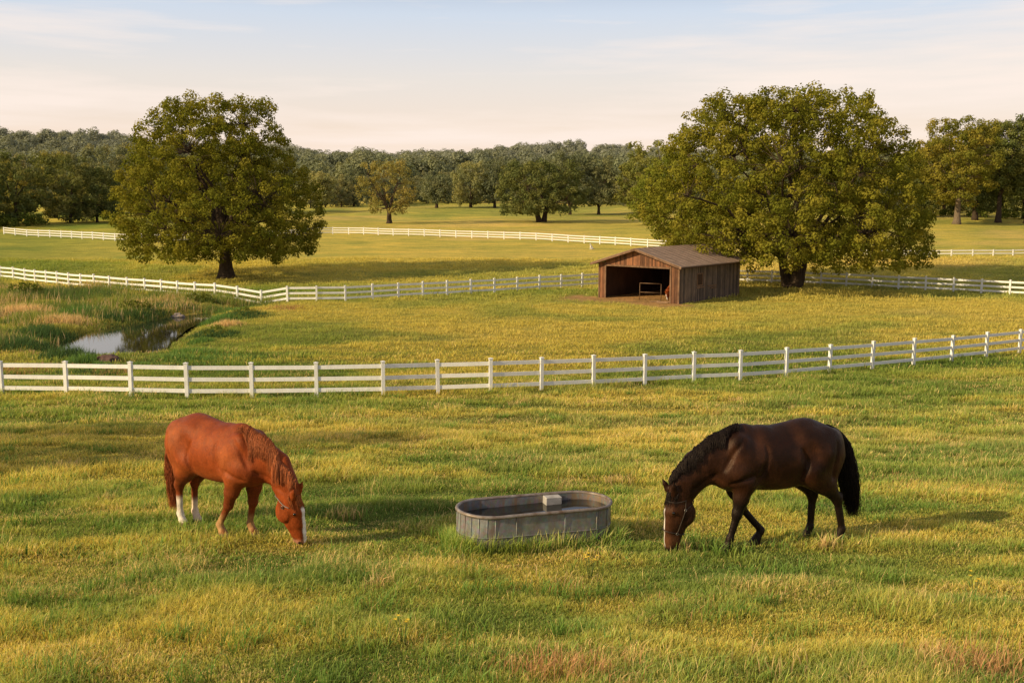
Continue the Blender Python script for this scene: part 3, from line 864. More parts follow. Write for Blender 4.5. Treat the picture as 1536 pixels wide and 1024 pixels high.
# ------------------------------------------------------------------ rank growth round the pond
def build_reeds():
    rs = np.random.RandomState(21)
    bank = [(-62, 50), (-31, 51), (-29.2, 58), (-29.0, 68), (-27, 75), (-23, 80), (-23, 88), (-40, 96), (-70, 100)]
    bank = [(-46, 47), (-30, 48), (-27.3, 54), (-27.4, 62), (-28, 70), (-24, 77), (-21, 83), (-24, 89), (-36, 93), (-60, 101), (-75, 98)]
    parts = []
    def put(X, Y, H, W, C, lean=.45):
        k = poly_sd(POND, X, Y) > 0.15
        if np.any(k): parts.append(blades(X[k], Y[k], H[k], W[k], C[k], rs, lean, .08, .5))
    n = 260000
    X = -76+62*rs.rand(n); Y = 46+56*rs.rand(n)
    sd = np.minimum(poly_sd(bank, X, Y), 1e9); sp = poly_sd(POND, X, Y)
    nn = fbm(X/3.0+41, Y/3.6+44, 3); n2 = fbm(X/7+81, Y/8+84, 3)
    inb = (sd < (nn-0.5)*5) | (sp < 1.6+(nn-0.5)*4.5)
    X, Y, nn, n2, sp = X[inb], Y[inb], nn[inb], n2[inb], sp[inb]
    m = len(X)
    H = (0.22+0.50*rs.rand(m)**1.5)*(0.35+1.3*sstep(0.35, 0.68, nn))
    c = lerp3((0.050, 0.080, 0.018), (0.115, 0.125, 0.030), rs.rand(m))
    dryk = sstep(0.5, 0.62, n2)*0.40+0.06
    c = np.where((rs.rand(m) < dryk)[:, None], lerp3((0.17, 0.115, 0.06), (0.24, 0.19, 0.10), rs.rand(m)), c)
    dk = sstep(0.55, 0.66, fbm(X/4+141, Y/5+144, 3))
    c = lerp3(c, (0.030, 0.055, 0.018), dk*0.8)
    nearside = ((Y < 62) & (X > -28) | (X > -24.6)) & (sp < 7)
    H = np.where(nearside, H*.30, H)
    H = H*(.45+.55*sstep(1.0, 4.0, sp))
    put(X, Y, H, .022+.022*rs.rand(m), c)
    # pale seed heads
    m = 5000; X = -60+42*rs.rand(m); Y = 50+44*rs.rand(m); k = (poly_sd(bank, X, Y) < 0.5) & (fbm(X/3+181, Y/4+184, 3) > .5)
    X, Y = X[k], Y[k]; m = len(X)
    put(X, Y, .6+.45*rs.rand(m), .02+.015*rs.rand(m), np.array([.26, .20, .115])*(0.7+.5*rs.rand(m))[:, None], .3)
    # clumps: (px, py, radius, count, height, colour)
    G = (0.045, 0.085, 0.022); Dk = (0.026, 0.050, 0.018); S = (0.22, 0.165, 0.085); R = (0.14, 0.085, 0.045)
    for (px, py, r, m, h, col) in [(100, 536, 1.2, 900, 1.2, Dk), (125, 543, .8, 500, .9, G), (150, 548, .5, 200, .5, G), (205, 550, 1.0, 600, .45, G), (262, 538, 1.2, 900, .5, G), (292, 530, 1.5, 900, .6, G), (30, 470, 2.5, 1500, 1.3, S),
                                   (70, 505, 2.4, 1600, 1.3, Dk), (85, 485, 2.0, 1200, 1.2, S), (20, 520, 2.4, 1600, 1.2, Dk), (318, 503, 1.6, 1300, .7, Dk), (300, 512, .8, 500, .5, G), (325, 482, 1.6, 1300, .9, G), (318, 466, 1.4, 900, .9, (0.12, 0.115, 0.035)), (340, 488, 1.0, 500, .8, S),
                                   (330, 470, 2.0, 1300, .9, G), (365, 474, 1.8, 1300, .8, Dk), (120, 470, 2.0, 1300, 1.1, G), (160, 455, 2.2, 1300, .8, R), (250, 462, 2.2, 1700, .9, Dk), (215, 474, 2.2, 1500, 1.0, Dk), (165, 478, 1.4, 1000, .7, Dk),
                                   (105, 497, 1.4, 1000, .8, (0.12, 0.12, 0.03)), (45, 443, 3, 1800, 1.2, Dk), (300, 452, 2.0, 1400, .8, Dk), (430, 462, 2.2, 900, .35, R), (395, 458, 1.6, 700, .4, Dk), (330, 540, 2.5, 1200, .4, G), (40, 555, 2.0, 900, .5, R), (130, 560, 1.6, 700, .45, Dk), (180, 556, 1.6, 600, .4, R)]:
        cx, cy, _ = at(px, py)
        X = cx+rs.normal(size=m)*r*.62; Y = cy+rs.normal(size=m)*r*.62
        put(X, Y, .72*h*(0.45+0.6*rs.rand(m))*np.exp(-(((X-cx)**2+(Y-cy)**2)/(r*r))*.5), .02+.02*rs.rand(m), np.array(col)*(0.65+0.7*rs.rand(m))[:, None], .5)
    V = []; Q = []; T = []; C = []; off = 0
    for v, q, t_, c_ in parts:
        V.append(v); Q.append(q+off); T.append(t_+off); C.append(c_); off += len(v)
    me = mesh_np('pond_reeds', np.concatenate(V), [np.concatenate(Q), np.concatenate(T)], np.concatenate(C))
    tag(link('pond_reeds', me, M['grass']), 'rank reeds and tall dry grass on the banks of the pond', 'reeds', None, 'stuff')
build_reeds()

# shrubs on the banks
sb = [bush_mesh(320, 3.4, 1.7, DARK, .2, 34), bush_mesh(321, 3.0, 1.4, ((0.04, 0.06, 0.016), (0.08, 0.09, 0.024), (0.15, 0.125, 0.04)), .2, 34)]
for (px, py, k, s, lab) in [(42, 446, 0, 1.15, 'dark rounded shrub in the dry grass on the left bank, near the left picture edge'),
                            (205, 470, 0, .9, 'dark green shrub on the far bank directly behind the pond'),
                            (300, 455, 0, .8, 'shrub below the middle fence, straight under the left oak'),
                            (322, 503, 1, .7, 'grey green shrub at the right hand end of the pond'),
                            (366, 473, 1, .7, 'low shrub in the grass farthest right of the pond')]:
    p = at(px, py); o = link('bank_shrub', sb[k], None, None); o.location = (p[0], p[1], p[2]-.1); o.rotation_euler = (0, 0, px); o.scale = (s, s, s)
    tag(o, lab, 'shrub', 'shrubs on the pond banks')

# stones at the water
def stone_mesh(seed, rx, ry, rz):
    import bmesh
    bm = bmesh.new(); bmesh.ops.create_icosphere(bm, subdivisions=4, radius=1)
    rs = np.random.RandomState(seed); o = rs.rand(3)*50
    for v in bm.verts:
        p = v.co
        a = float(fbm(np.array([p.x*1.3+o[0]]), np.array([p.y*1.3+p.z*1.1+o[1]]), 4)[0])-.5
        f = 1+a*.75
        v.co = Vector((round(p.x*2.2)/2.2*.35+p.x*.65, p.y, p.z))*f
        v.co = Vector((v.co.x*rx, v.co.y*ry, v.co.z*rz))
    me = bpy.data.meshes.new('boulder'); bm.to_mesh(me); bm.free(); return me
M['stone_red'] = mat_noise('red_brown_stone', (0.06, 0.032, 0.028), (0.17, 0.10, 0.085), 3, .85, None, .7, .05)
M['stone_grey'] = mat_noise('grey_stone', (0.16, 0.13, 0.11), (0.36, 0.30, 0.27), 4, .85, None, .7, .05)
for (px, py, rx, rz, mt, lab) in [(163, 542, .55, .30, 'stone_red', 'dark reddish boulder at the near water edge, just behind the front fence'),
                                  (266, 478, .55, .34, 'stone_grey', 'pale grey boulder at the far right tip of the pond')]:
    p = at(px, py); o = link('boulder', stone_mesh(int(px), rx, rx*.7, rz), M[mt]); o.location = (p[0], p[1], p[2]+.08); tag(o, lab, 'boulder')

# yellow wild flowers
def flower(px, py, label, n=5):
    p = at(px, py); root = empty('wildflower', p); tag(root, label, 'wildflower', None)
    rs = random.Random(int(px)); st = MB(); hd = MB()
    for i in range(n):
        e = Vector((rs.uniform(-.09, .09), rs.uniform(-.06, .06), rs.uniform(.2, .33)))
        st.tube([(e.x*.2, e.y*.2, -.02), (e.x*.5, e.y*.5, e.z*.55), e], [.004, .0035, .003], 4)
        for k in range(7):
            a = k/7*2*PI; d = Vector((math.cos(a), math.sin(a), .35)); q = Vector((-math.sin(a), math.cos(a), 0))*.008
            hd.add([e, e+d*.013+q, e+d*.027, e+d*.013-q], [(0, 1, 2, 3)])
        fl_ = hd.build('flower', M['petal'], root); hd = MB()
    st.build('stem', M['stalk'], root)
M['stalk'] = mat_noise('green_stalk', (0.06, 0.10, 0.02), (0.10, 0.13, 0.03), 20)
M['petal'] = mat_noise('yellow_petal', (0.62, 0.42, 0.02), (0.80, 0.58, 0.05), 30, .6)
flower(885, 868, 'clump of small yellow flowers in the foreground grass below the trough', 9)
flower(1462, 900, 'few yellow flowers in the grass at lower right, below the dark horse', 5)
flower(606, 968, 'sprig of yellow flowers low in the grass near the bottom edge, left of centre', 4)
# ------------------------------------------------------------------ shed
def mat_planks(name, dark, light, across):
    """weathered boards of unequal tone; ACROSS is the object axis that counts the boards"""
    m, nt, out = new_mat(name)
    o = objco(nt); sp = nt.nodes.new('ShaderNodeSeparateXYZ'); nt.links.new(o, sp.inputs[0])
    mul = nt.nodes.new('ShaderNodeMath'); mul.operation = 'MULTIPLY'; mul.inputs[1].default_value = 1/0.16
    nt.links.new(sp.outputs[across], mul.inputs[0])
    fl = nt.nodes.new('ShaderNodeMath'); fl.operation = 'FLOOR'; nt.links.new(mul.outputs[0], fl.inputs[0])
    wn = nt.nodes.new('ShaderNodeTexWhiteNoise'); wn.noise_dimensions = '1D'; nt.links.new(fl.outputs[0], wn.inputs['W'])
    n1 = noise(nt, o, 3.2, 6, .7, (6, 6, .5)); n2 = noise(nt, o, .8, 4, .6)
    c = ramp(nt, n1, [(0.28, dark), (0.72, light)])
    c = mixc(nt, 1, c, ramp(nt, wn.outputs['Value'], [(0, (.50, .50, .52)), (.5, (.95, .92, .9)), (1, (1.5, 1.38, 1.25))]), 'MULTIPLY')
    c = mixc(nt, 1, c, ramp(nt, n2, [(.3, (.7, .72, .75)), (.7, (1.25, 1.18, 1.1))]), 'MULTIPLY')
    principled(nt, out, c, .85, 0, bump(nt, n1, .6, .02), .25)
    return m
M['plank_front'] = mat_planks('front_planks', (0.115, 0.052, 0.028), (0.30, 0.150, 0.085), 0)
M['plank_side'] = mat_planks('side_planks', (0.080, 0.062, 0.052), (0.205, 0.162, 0.135), 1)
M['timber'] = mat_noise('old_timber', (0.10, 0.055, 0.032), (0.26, 0.15, 0.09), 4, .85, (1, 1, .4))
M['roof'] = None
def mat_roof():
    m, nt, out = new_mat('brown_roof')
    o = objco(nt); n1 = noise(nt, o, 1.2, 6, .65); n2 = noise(nt, o, 9, 4, .6, (.3, 3, 1))
    c = ramp(nt, n1, [(.3, (.19, .135, .105)), (.7, (.31, .225, .175))])
    c = mixc(nt, 1, c, ramp(nt, n2, [(.3, (.8, .8, .8)), (.7, (1.2, 1.15, 1.1))]), 'MULTIPLY')
    principled(nt, out, c, .7, 0, bump(nt, n2, .5, .02), .3); return m
M['roof'] = mat_roof()
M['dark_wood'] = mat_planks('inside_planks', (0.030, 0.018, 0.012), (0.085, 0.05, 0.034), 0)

def build_shed():
    z0 = min(gz(SHED[0], SHED[1]), gz(*(Vector((SHED[0], SHED[1], 0))+SH_A*SH_W).xy), gz(*(Vector((SHED[0], SHED[1], 0))+SH_B*SH_L).xy))
    root = empty('wooden_shed', (SHED[0], SHED[1], z0))
    # local x along the open front (leftwards), local y back along the plank side
    Rm = Matrix(((SH_A.x, SH_B.x, 0), (SH_A.y, SH_B.y, 0), (0, 0, 1)))
    # the frame is left-handed seen from above, so mirror x: x runs towards the near corner
    root.rotation_euler = (0, 0, math.atan2(-SH_A.y, -SH_A.x))
    tag(root, 'weathered brown wooden shed with open front and brown gable roof, before the biggest tree', 'shed')
    W, L, He, Hr = SH_W, SH_L, 3.15, 4.35
    rnd = random.Random(8)
    X0 = -W                                             # left front corner at x=-W, near corner at x=0
    def boards(mb, x0, x1, zt, zb, y, horizontal=False, t=.03, axis='x', gap=.012, bw=.16):
        n = max(1, round((x1-x0)/bw)); w = (x1-x0)/n
        for i in range(n):
            a = x0+i*w; b = a+w-gap*rnd.uniform(.5, 1.6); o = rnd.uniform(-.008, .008)
            top = zt(.5*(a+b)) if callable(zt) else zt; bot = zb+rnd.uniform(-.03, .05)
            if axis == 'x':
                ta = zt(a) if callable(zt) else zt; tb = zt(b) if callable(zt) else zt
                y0, y1 = y-t/2+o, y+t/2+o
                mb.add([(a, y0, bot), (b, y0, bot), (b, y0, tb), (a, y0, ta), (a, y1, bot), (b, y1, bot), (b, y1, tb), (a, y1, ta)],
                       [(0, 1, 2, 3), (5, 4, 7, 6), (4, 0, 3, 7), (1, 5, 6, 2), (3, 2, 6, 7), (4, 5, 1, 0)])
            else:
                mb.box(y-t/2+o, y+t/2+o, a, b, bot, top)
    roofz = lambda x: He+(Hr-He)*(1-abs(x+W/2)/(W/2))
    # front: two narrow plank panels and the gable
    f = MB(); boards(f, X0+.03, X0+.62, He-.02, -.1, 0.0); f.build('front_panel', M['plank_front'], root)
    f = MB(); boards(f, -.74, -.03, He-.02, -.1, 0.0); f.build('front_panel', M['plank_front'], root)
    g = MB(); boards(g, X0+.64, -.76, lambda x: roofz(x)-.05, He-.22, 0.0, bw=.2); g.build('gable', M['plank_front'], root)
    for x in (X0-.02, X0+.64, -.80, -.02+.0):
        p = MB(); p.box(x-.06, x+.08, -.075, -.02, -.2, He-.02); p.build('post', M['timber'], root)
    lt = MB(); lt.box(X0+.74, -.88, -.08, -.02, He-.30, He-.16); lt.build('lintel', M['timber'], root)
    # walls
    s = MB(); boards(s, .04, L-.02, He-.04, -.15, .0, axis='y', bw=.19); sw = s.build('side_wall', M['plank_side'], root)
    s = MB(); boards(s, .04, L-.02, He-.04, -.15, X0, axis='y', bw=.19); s.build('side_wall', M['plank_side'], root)
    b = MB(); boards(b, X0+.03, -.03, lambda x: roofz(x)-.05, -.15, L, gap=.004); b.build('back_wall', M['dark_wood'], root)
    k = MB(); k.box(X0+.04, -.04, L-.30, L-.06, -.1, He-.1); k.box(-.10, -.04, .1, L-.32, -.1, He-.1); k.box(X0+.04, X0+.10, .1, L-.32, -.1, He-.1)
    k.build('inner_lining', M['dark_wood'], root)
    # little shuttered window and the rails nailed on the side
    w = MB()
    wy0, wy1 = 2.75, 3.7
    for (a0, a1, c0, c1) in ((wy0, wy1, 2.3, 2.38), (wy0, wy1, 1.32, 1.40), (wy0, wy0+.09, 1.40, 2.3), (wy1-.09, wy1, 1.40, 2.3)): w.box(.022, .06, a0, a1, c0, c1)
    wo_ = w.build('window', M['timber'], root)
    pn = MB(); pn.box(.018, .030, wy0+.09, wy1-.09, 1.40, 2.3); pn.build('shutter', M['dark_wood'], wo_)
    for (a0, a1, zc) in ((2.7, 4.0, 1.18), (4.6, 6.1, 1.22), (5.0, 6.0, 1.02)):
        q = MB(); q.box(.022, .058, a0, a1, zc-.05, zc+.05); q.build('side_rail', M['timber'], root)
    # roof: two slopes with overhang, fascia boards
    ov, og, th = .55, .62, .07
    sl = (Hr-He)/(W/2)
    for sgn in (-1, 1):
        r = MB(); xe = -W/2+sgn*(W/2+ov); ze = He-sl*ov+.06
        rx = -W/2; rz = Hr+.06
        n = 14
        a, c = (rx, rz), (xe, ze)
        r.add([(a[0], -og, a[1]), (c[0], -og, c[1]), (c[0], L+.4, c[1]), (a[0], L+.4, a[1]),
               (a[0], -og, a[1]+th), (c[0], -og, c[1]+th), (c[0], L+.4, c[1]+th), (a[0], L+.4, a[1]+th)],
              [(0, 1, 2, 3), (7, 6, 5, 4), (0, 4, 5, 1), (1, 5, 6, 2), (2, 6, 7, 3)] if sgn > 0 else [(3, 2, 1, 0), (4, 5, 6, 7), (1, 5, 4, 0), (2, 6, 5, 1), (3, 7, 6, 2)])
        # standing seams
        for i in range(1, n):
            y = -og+(L+.4+og)*i/n
            d = Vector((c[0]-a[0], 0, c[1]-a[1])); dn = d.normalized(); nrm = Vector((-dn.z, 0, dn.x)) if sgn > 0 else Vector((dn.z, 0, -dn.x))
            r.obox(Vector(((a[0]+c[0])/2, y, (a[1]+c[1])/2+th))+nrm*.012, dn*(d.length/2-.02), (0, .02, 0), nrm*.012)
        ro = r.build('roof', M['roof'], root)
        fb = MB(); fb.beam((rx, -og-.025, rz-.06), (xe, -og-.025, ze-.06), .04, .17, (0, 0, 1)); fb.build('fascia', M['timber'], ro)
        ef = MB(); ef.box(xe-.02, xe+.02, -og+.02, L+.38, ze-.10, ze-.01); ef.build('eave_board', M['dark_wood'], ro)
    return root, z0
shed, SHED_Z = build_shed()

def shed_pt(a, b, z=0.0):
    p = Vector((SHED[0], SHED[1], 0))+SH_A*a+SH_B*b
    return Vector((p.x, p.y, gz(p.x, p.y)+z))

# pipe rack in the opening
M['pipe'] = mat_noise('rusty_pipe', (0.09, 0.05, 0.028), (0.20, 0.12, 0.065), 14, .5, None, .3, .004, .2)
pa = shed_pt(4.05, .35); pb = shed_pt(2.35, 1.0)
rk = empty('pipe_rack', pa); tag(rk, 'thin two rail pipe rack standing in the open front of the shed', 'rack')
d = pb-pa
for q in (Vector((0, 0, 0)), d):
    m_ = MB(); m_.tube([q+Vector((0, 0, -.1)), q+Vector((0, 0, 1.42))], .035, 8); m_.build('leg', M['pipe'], rk)
for zz in (.66, 1.42):
    m_ = MB(); m_.tube([Vector((0, 0, zz)), d+Vector((0, 0, zz))], .035, 8); m_.build('rail', M['pipe'], rk)

# loose boards on the earth floor
M['board'] = mat_noise('pale_board', (0.24, 0.14, 0.075), (0.42, 0.28, 0.17), 6, .85, (1, 4, 1))
for (a, b, a2, b2, w_, lab) in [(2.6, -.25, .9, .1, .2, 'long loose board lying aslant across the shed doorway earth'), (1.7, -.65, .75, -.45, .15, 'short loose board on the earth, in front of the right door post'), (2.3, .5, 1.9, .1, .22, 'stubby board end tilted up inside the shed doorway, beside the pipe rack')]:
    p0 = shed_pt(a, b, .06); p1 = shed_pt(a2, b2, .10)
    m_ = MB(); c_ = (p0+p1)/2; m_.beam(p0-c_, p1-c_, w_, .045); o = m_.build('loose_board', M['board']); o.location = c_; tag(o, lab, 'board')

# ------------------------------------------------------------------ water trough
def stadium(hl, r, n=28):
    pts = []
    for i in range(n+1):
        t = -PI/2+PI*i/n; pts.append((hl+r*math.cos(t), r*math.sin(t)))
    for i in range(n+1):
        t = PI/2+PI*i/n; pts.append((-hl+r*math.cos(t), r*math.sin(t)))
    # fill the straights
    out = []
    for a, b in zip(pts, pts[1:]+pts[:1]):
        d = math.hypot(b[0]-a[0], b[1]-a[1]); k = max(1, int(d/.08))
        for j in range(k): out.append((a[0]+(b[0]-a[0])*j/k, a[1]+(b[1]-a[1])*j/k))
    return out

def mat_galv(name, inside=False):
    m, nt, out = new_mat(name)
    o = objco(nt); sp = nt.nodes.new('ShaderNodeSeparateXYZ'); nt.links.new(o, sp.inputs[0])
    n1 = noise(nt, o, 5, 6, .65); n2 = noise(nt, o, 3.2, 5, .7, (4, 4, .7)); v = nt.nodes.new('ShaderNodeTexVoronoi'); v.inputs['Scale'].default_value = 22; nt.links.new(o, v.inputs[0])
    c = ramp(nt, n1, [(.3, (.15, .155, .155)), (.7, (.30, .305, .30))])
    c = mixc(nt, .15, c, v.outputs['Color'], 'OVERLAY')
    c = mixc(nt, ramp(nt, n2, [(.46, (0, 0, 0)), (.70, (.6, .6, .6))] if not inside else [(.42, (0, 0, 0)), (.66, (.85, .85, .85))]), c, (.30, .17, .08) if inside else (.20, .125, .07))
    # mud and algae low down
    mr = nt.nodes.new('ShaderNodeMapRange'); mr.inputs[1].default_value = .02; mr.inputs[2].default_value = .30; mr.inputs[3].default_value = .75; mr.inputs[4].default_value = 0
    nt.links.new(sp.outputs[2], mr.inputs[0]); c = mixc(nt, mr.outputs[0], c, (.085, .075, .05))
    principled(nt, out, c, .52, .35, bump(nt, n1, .25, .008), .5); return m
M['galv'] = mat_galv('galvanised_steel'); M['galv_in'] = mat_galv('stained_steel', True)
M['galv_rim'] = mat_noise('worn_rim', (.15, .09, .055), (.34, .31, .28), 7, .5, None, .3, .006, .3)

M['float'] = mat_noise('pale_cast_block', (.34, .32, .29), (.50, .47, .43), 9, .7, None, .3, .006)
def build_trough():
    root = empty('water_trough', TR, TR_YAW)
    tag(root, 'oval galvanised steel water trough standing in the grass between the two horses', 'trough')
    # sits along the slope
    z = [gz(TR[0]+math.cos(TR_YAW)*u, TR[1]+math.sin(TR_YAW)*u) for u in (-1, 1)]
    root.rotation_euler = (0, -math.atan2(z[1]-z[0], 2)*.6, TR_YAW)
    r = TR_W/2; hl = TR_L/2-r; n = None
    rows = [(-.1, 0), (.0, 0), (.05, .004), (.12, .002)]
    def loft(levels, flip=False):
        vs = []; fs = []
        for (z_, off) in levels:
            P = stadium(hl, r+off); n_ = len(P)
            vs += [(x, y, z_) for x, y in P]
        for i in range(len(levels)-1):
            for k in range(n_):
                q = (i*n_+k, i*n_+(k+1) % n_, (i+1)*n_+(k+1) % n_, (i+1)*n_+k)
                fs.append(tuple(reversed(q)) if flip else q)
        return vs, fs
    P = len(stadium(hl, r))
    # use one vertex count for every level
    base = np.array(stadium(hl, r)); nrm = base.copy(); nrm[:, 0] -= np.clip(base[:, 0], -hl, hl); nrm /= np.linalg.norm(nrm, axis=1, keepdims=True)
    def shell(levels, flip, extra=None):
        vs = []; fs = []
        for j, (z_, off) in enumerate(levels):
            q = base+nrm*off
            if extra is not None: q = q+nrm*extra(np.arange(P), z_)[:, None]
            vs += [(a, b_, z_) for a, b_ in q]
        for i in range(len(levels)-1):
            for k in range(P):
                f = (i*P+k, i*P+(k+1) % P, (i+1)*P+(k+1) % P, (i+1)*P+k)
                fs.append(tuple(reversed(f)) if flip else f)
        return vs, fs
    rs = np.random.RandomState(4); dents = np.convolve(np.tile(rs.normal(size=P), 3), np.ones(9)/9, 'same')[P:2*P]*.008
    ex = lambda k, z_: dents*math.sin(min(max(z_/TR_H, 0), 1)*PI)
    zs = np.linspace(-.12, TR_H-.02, 15)
    mb = MB(); v, f = shell([(z_, .004*math.sin(z_*9)) for z_ in zs], False, ex); mb.add(v, f, True)
    mb.build('shell', M['galv'], root)
    mi = MB(); v, f = shell([(z_, -.012+.004*math.sin(z_*9)) for z_ in np.linspace(.0, TR_H-.02, 12)], True, ex); mi.add(v, f, True)
    mi.build('inner_wall', M['galv_in'], root)
    # rolled rim
    rm = MB(); q = base+nrm*.006
    vs = []; fs = []; m = 10
    wob = np.convolve(np.tile(rs.normal(size=P), 3), np.ones(15)/15, 'same')[P:2*P]*.010
    for k in range(P):
        for j in range(m):
            t = 2*PI*j/m; o = .026*math.cos(t); vs.append((q[k, 0]+nrm[k, 0]*o, q[k, 1]+nrm[k, 1]*o, TR_H-.01+.024*math.sin(t)+wob[k]))
    for k in range(P):
        for j in range(m): fs.append((k*m+j, ((k+1) % P)*m+j, ((k+1) % P)*m+(j+1) % m, k*m+(j+1) % m))
    rm.add(vs, fs, True); rm.build('rim', M['galv_rim'], root)
    # swaged band and upright seams at the ends
    bd = MB(); vs = []; fs = []; m = 6; q = base+nrm*(.006+dents[:, None]*.9)
    for k in range(P):
        for j in range(m):
            t = 2*PI*j/m; o = .010*math.cos(t); vs.append((q[k, 0]+nrm[k, 0]*o, q[k, 1]+nrm[k, 1]*o, TR_H*.47+.010*math.sin(t)))
    for k in range(P):
        for j in range(m): fs.append((k*m+j, ((k+1) % P)*m+j, ((k+1) % P)*m+(j+1) % m, k*m+(j+1) % m))
    bd.add(vs, fs, True); bd.build('band', M['galv'], root)
    for ang in list(range(100, 281, 15))+[300, 318]+[-75, -50, -25, 0, 25, 50]:
        t = math.radians(ang); cx = hl*(1 if math.cos(t) > 0 else -1)
        if ang == 300: p0 = (-.42, -r)
        elif ang == 318: p0 = (.28, -r)
        else: p0 = (cx+r*math.cos(t), r*math.sin(t))
        nx, ny = (0, -1) if ang in (300, 318) else (math.cos(t), math.sin(t))
        sm = MB(); sm.tube([(p0[0]+nx*.004, p0[1]+ny*.004, -.1), (p0[0]+nx*.006, p0[1]+ny*.006, TR_H*.5), (p0[0]+nx*.003, p0[1]+ny*.003, TR_H-.03)], .006, 5); sm.build('seam', M['galv'], root)
    # float cover at the back inside
    fc = MB(); fc.box(.27, .51, r-.17, r-.02, TR_H-.26, TR_H-.015); fc.build('float_cover', M['float'], root, .008)
    # water inside
    w = MB(); q = base-nrm*.013; w.add([(a, b_, 0) for a, b_ in q], [tuple(range(P))])
    wm = new_mat('trough_water'); principled(wm[1], wm[2], (.012, .012, .008), .05, 0, bump(wm[1], noise(wm[1], pos(wm[1]), 9, 2, .5), .05, .01), .8)
    o = w.build('trough_water', wm[0]); o.location = (TR[0], TR[1], TR[2]+.43); o.rotation_euler = (0, 0, TR_YAW)
    tag(o, 'dark water standing inside the oval trough', None, None, 'structure')
build_trough()
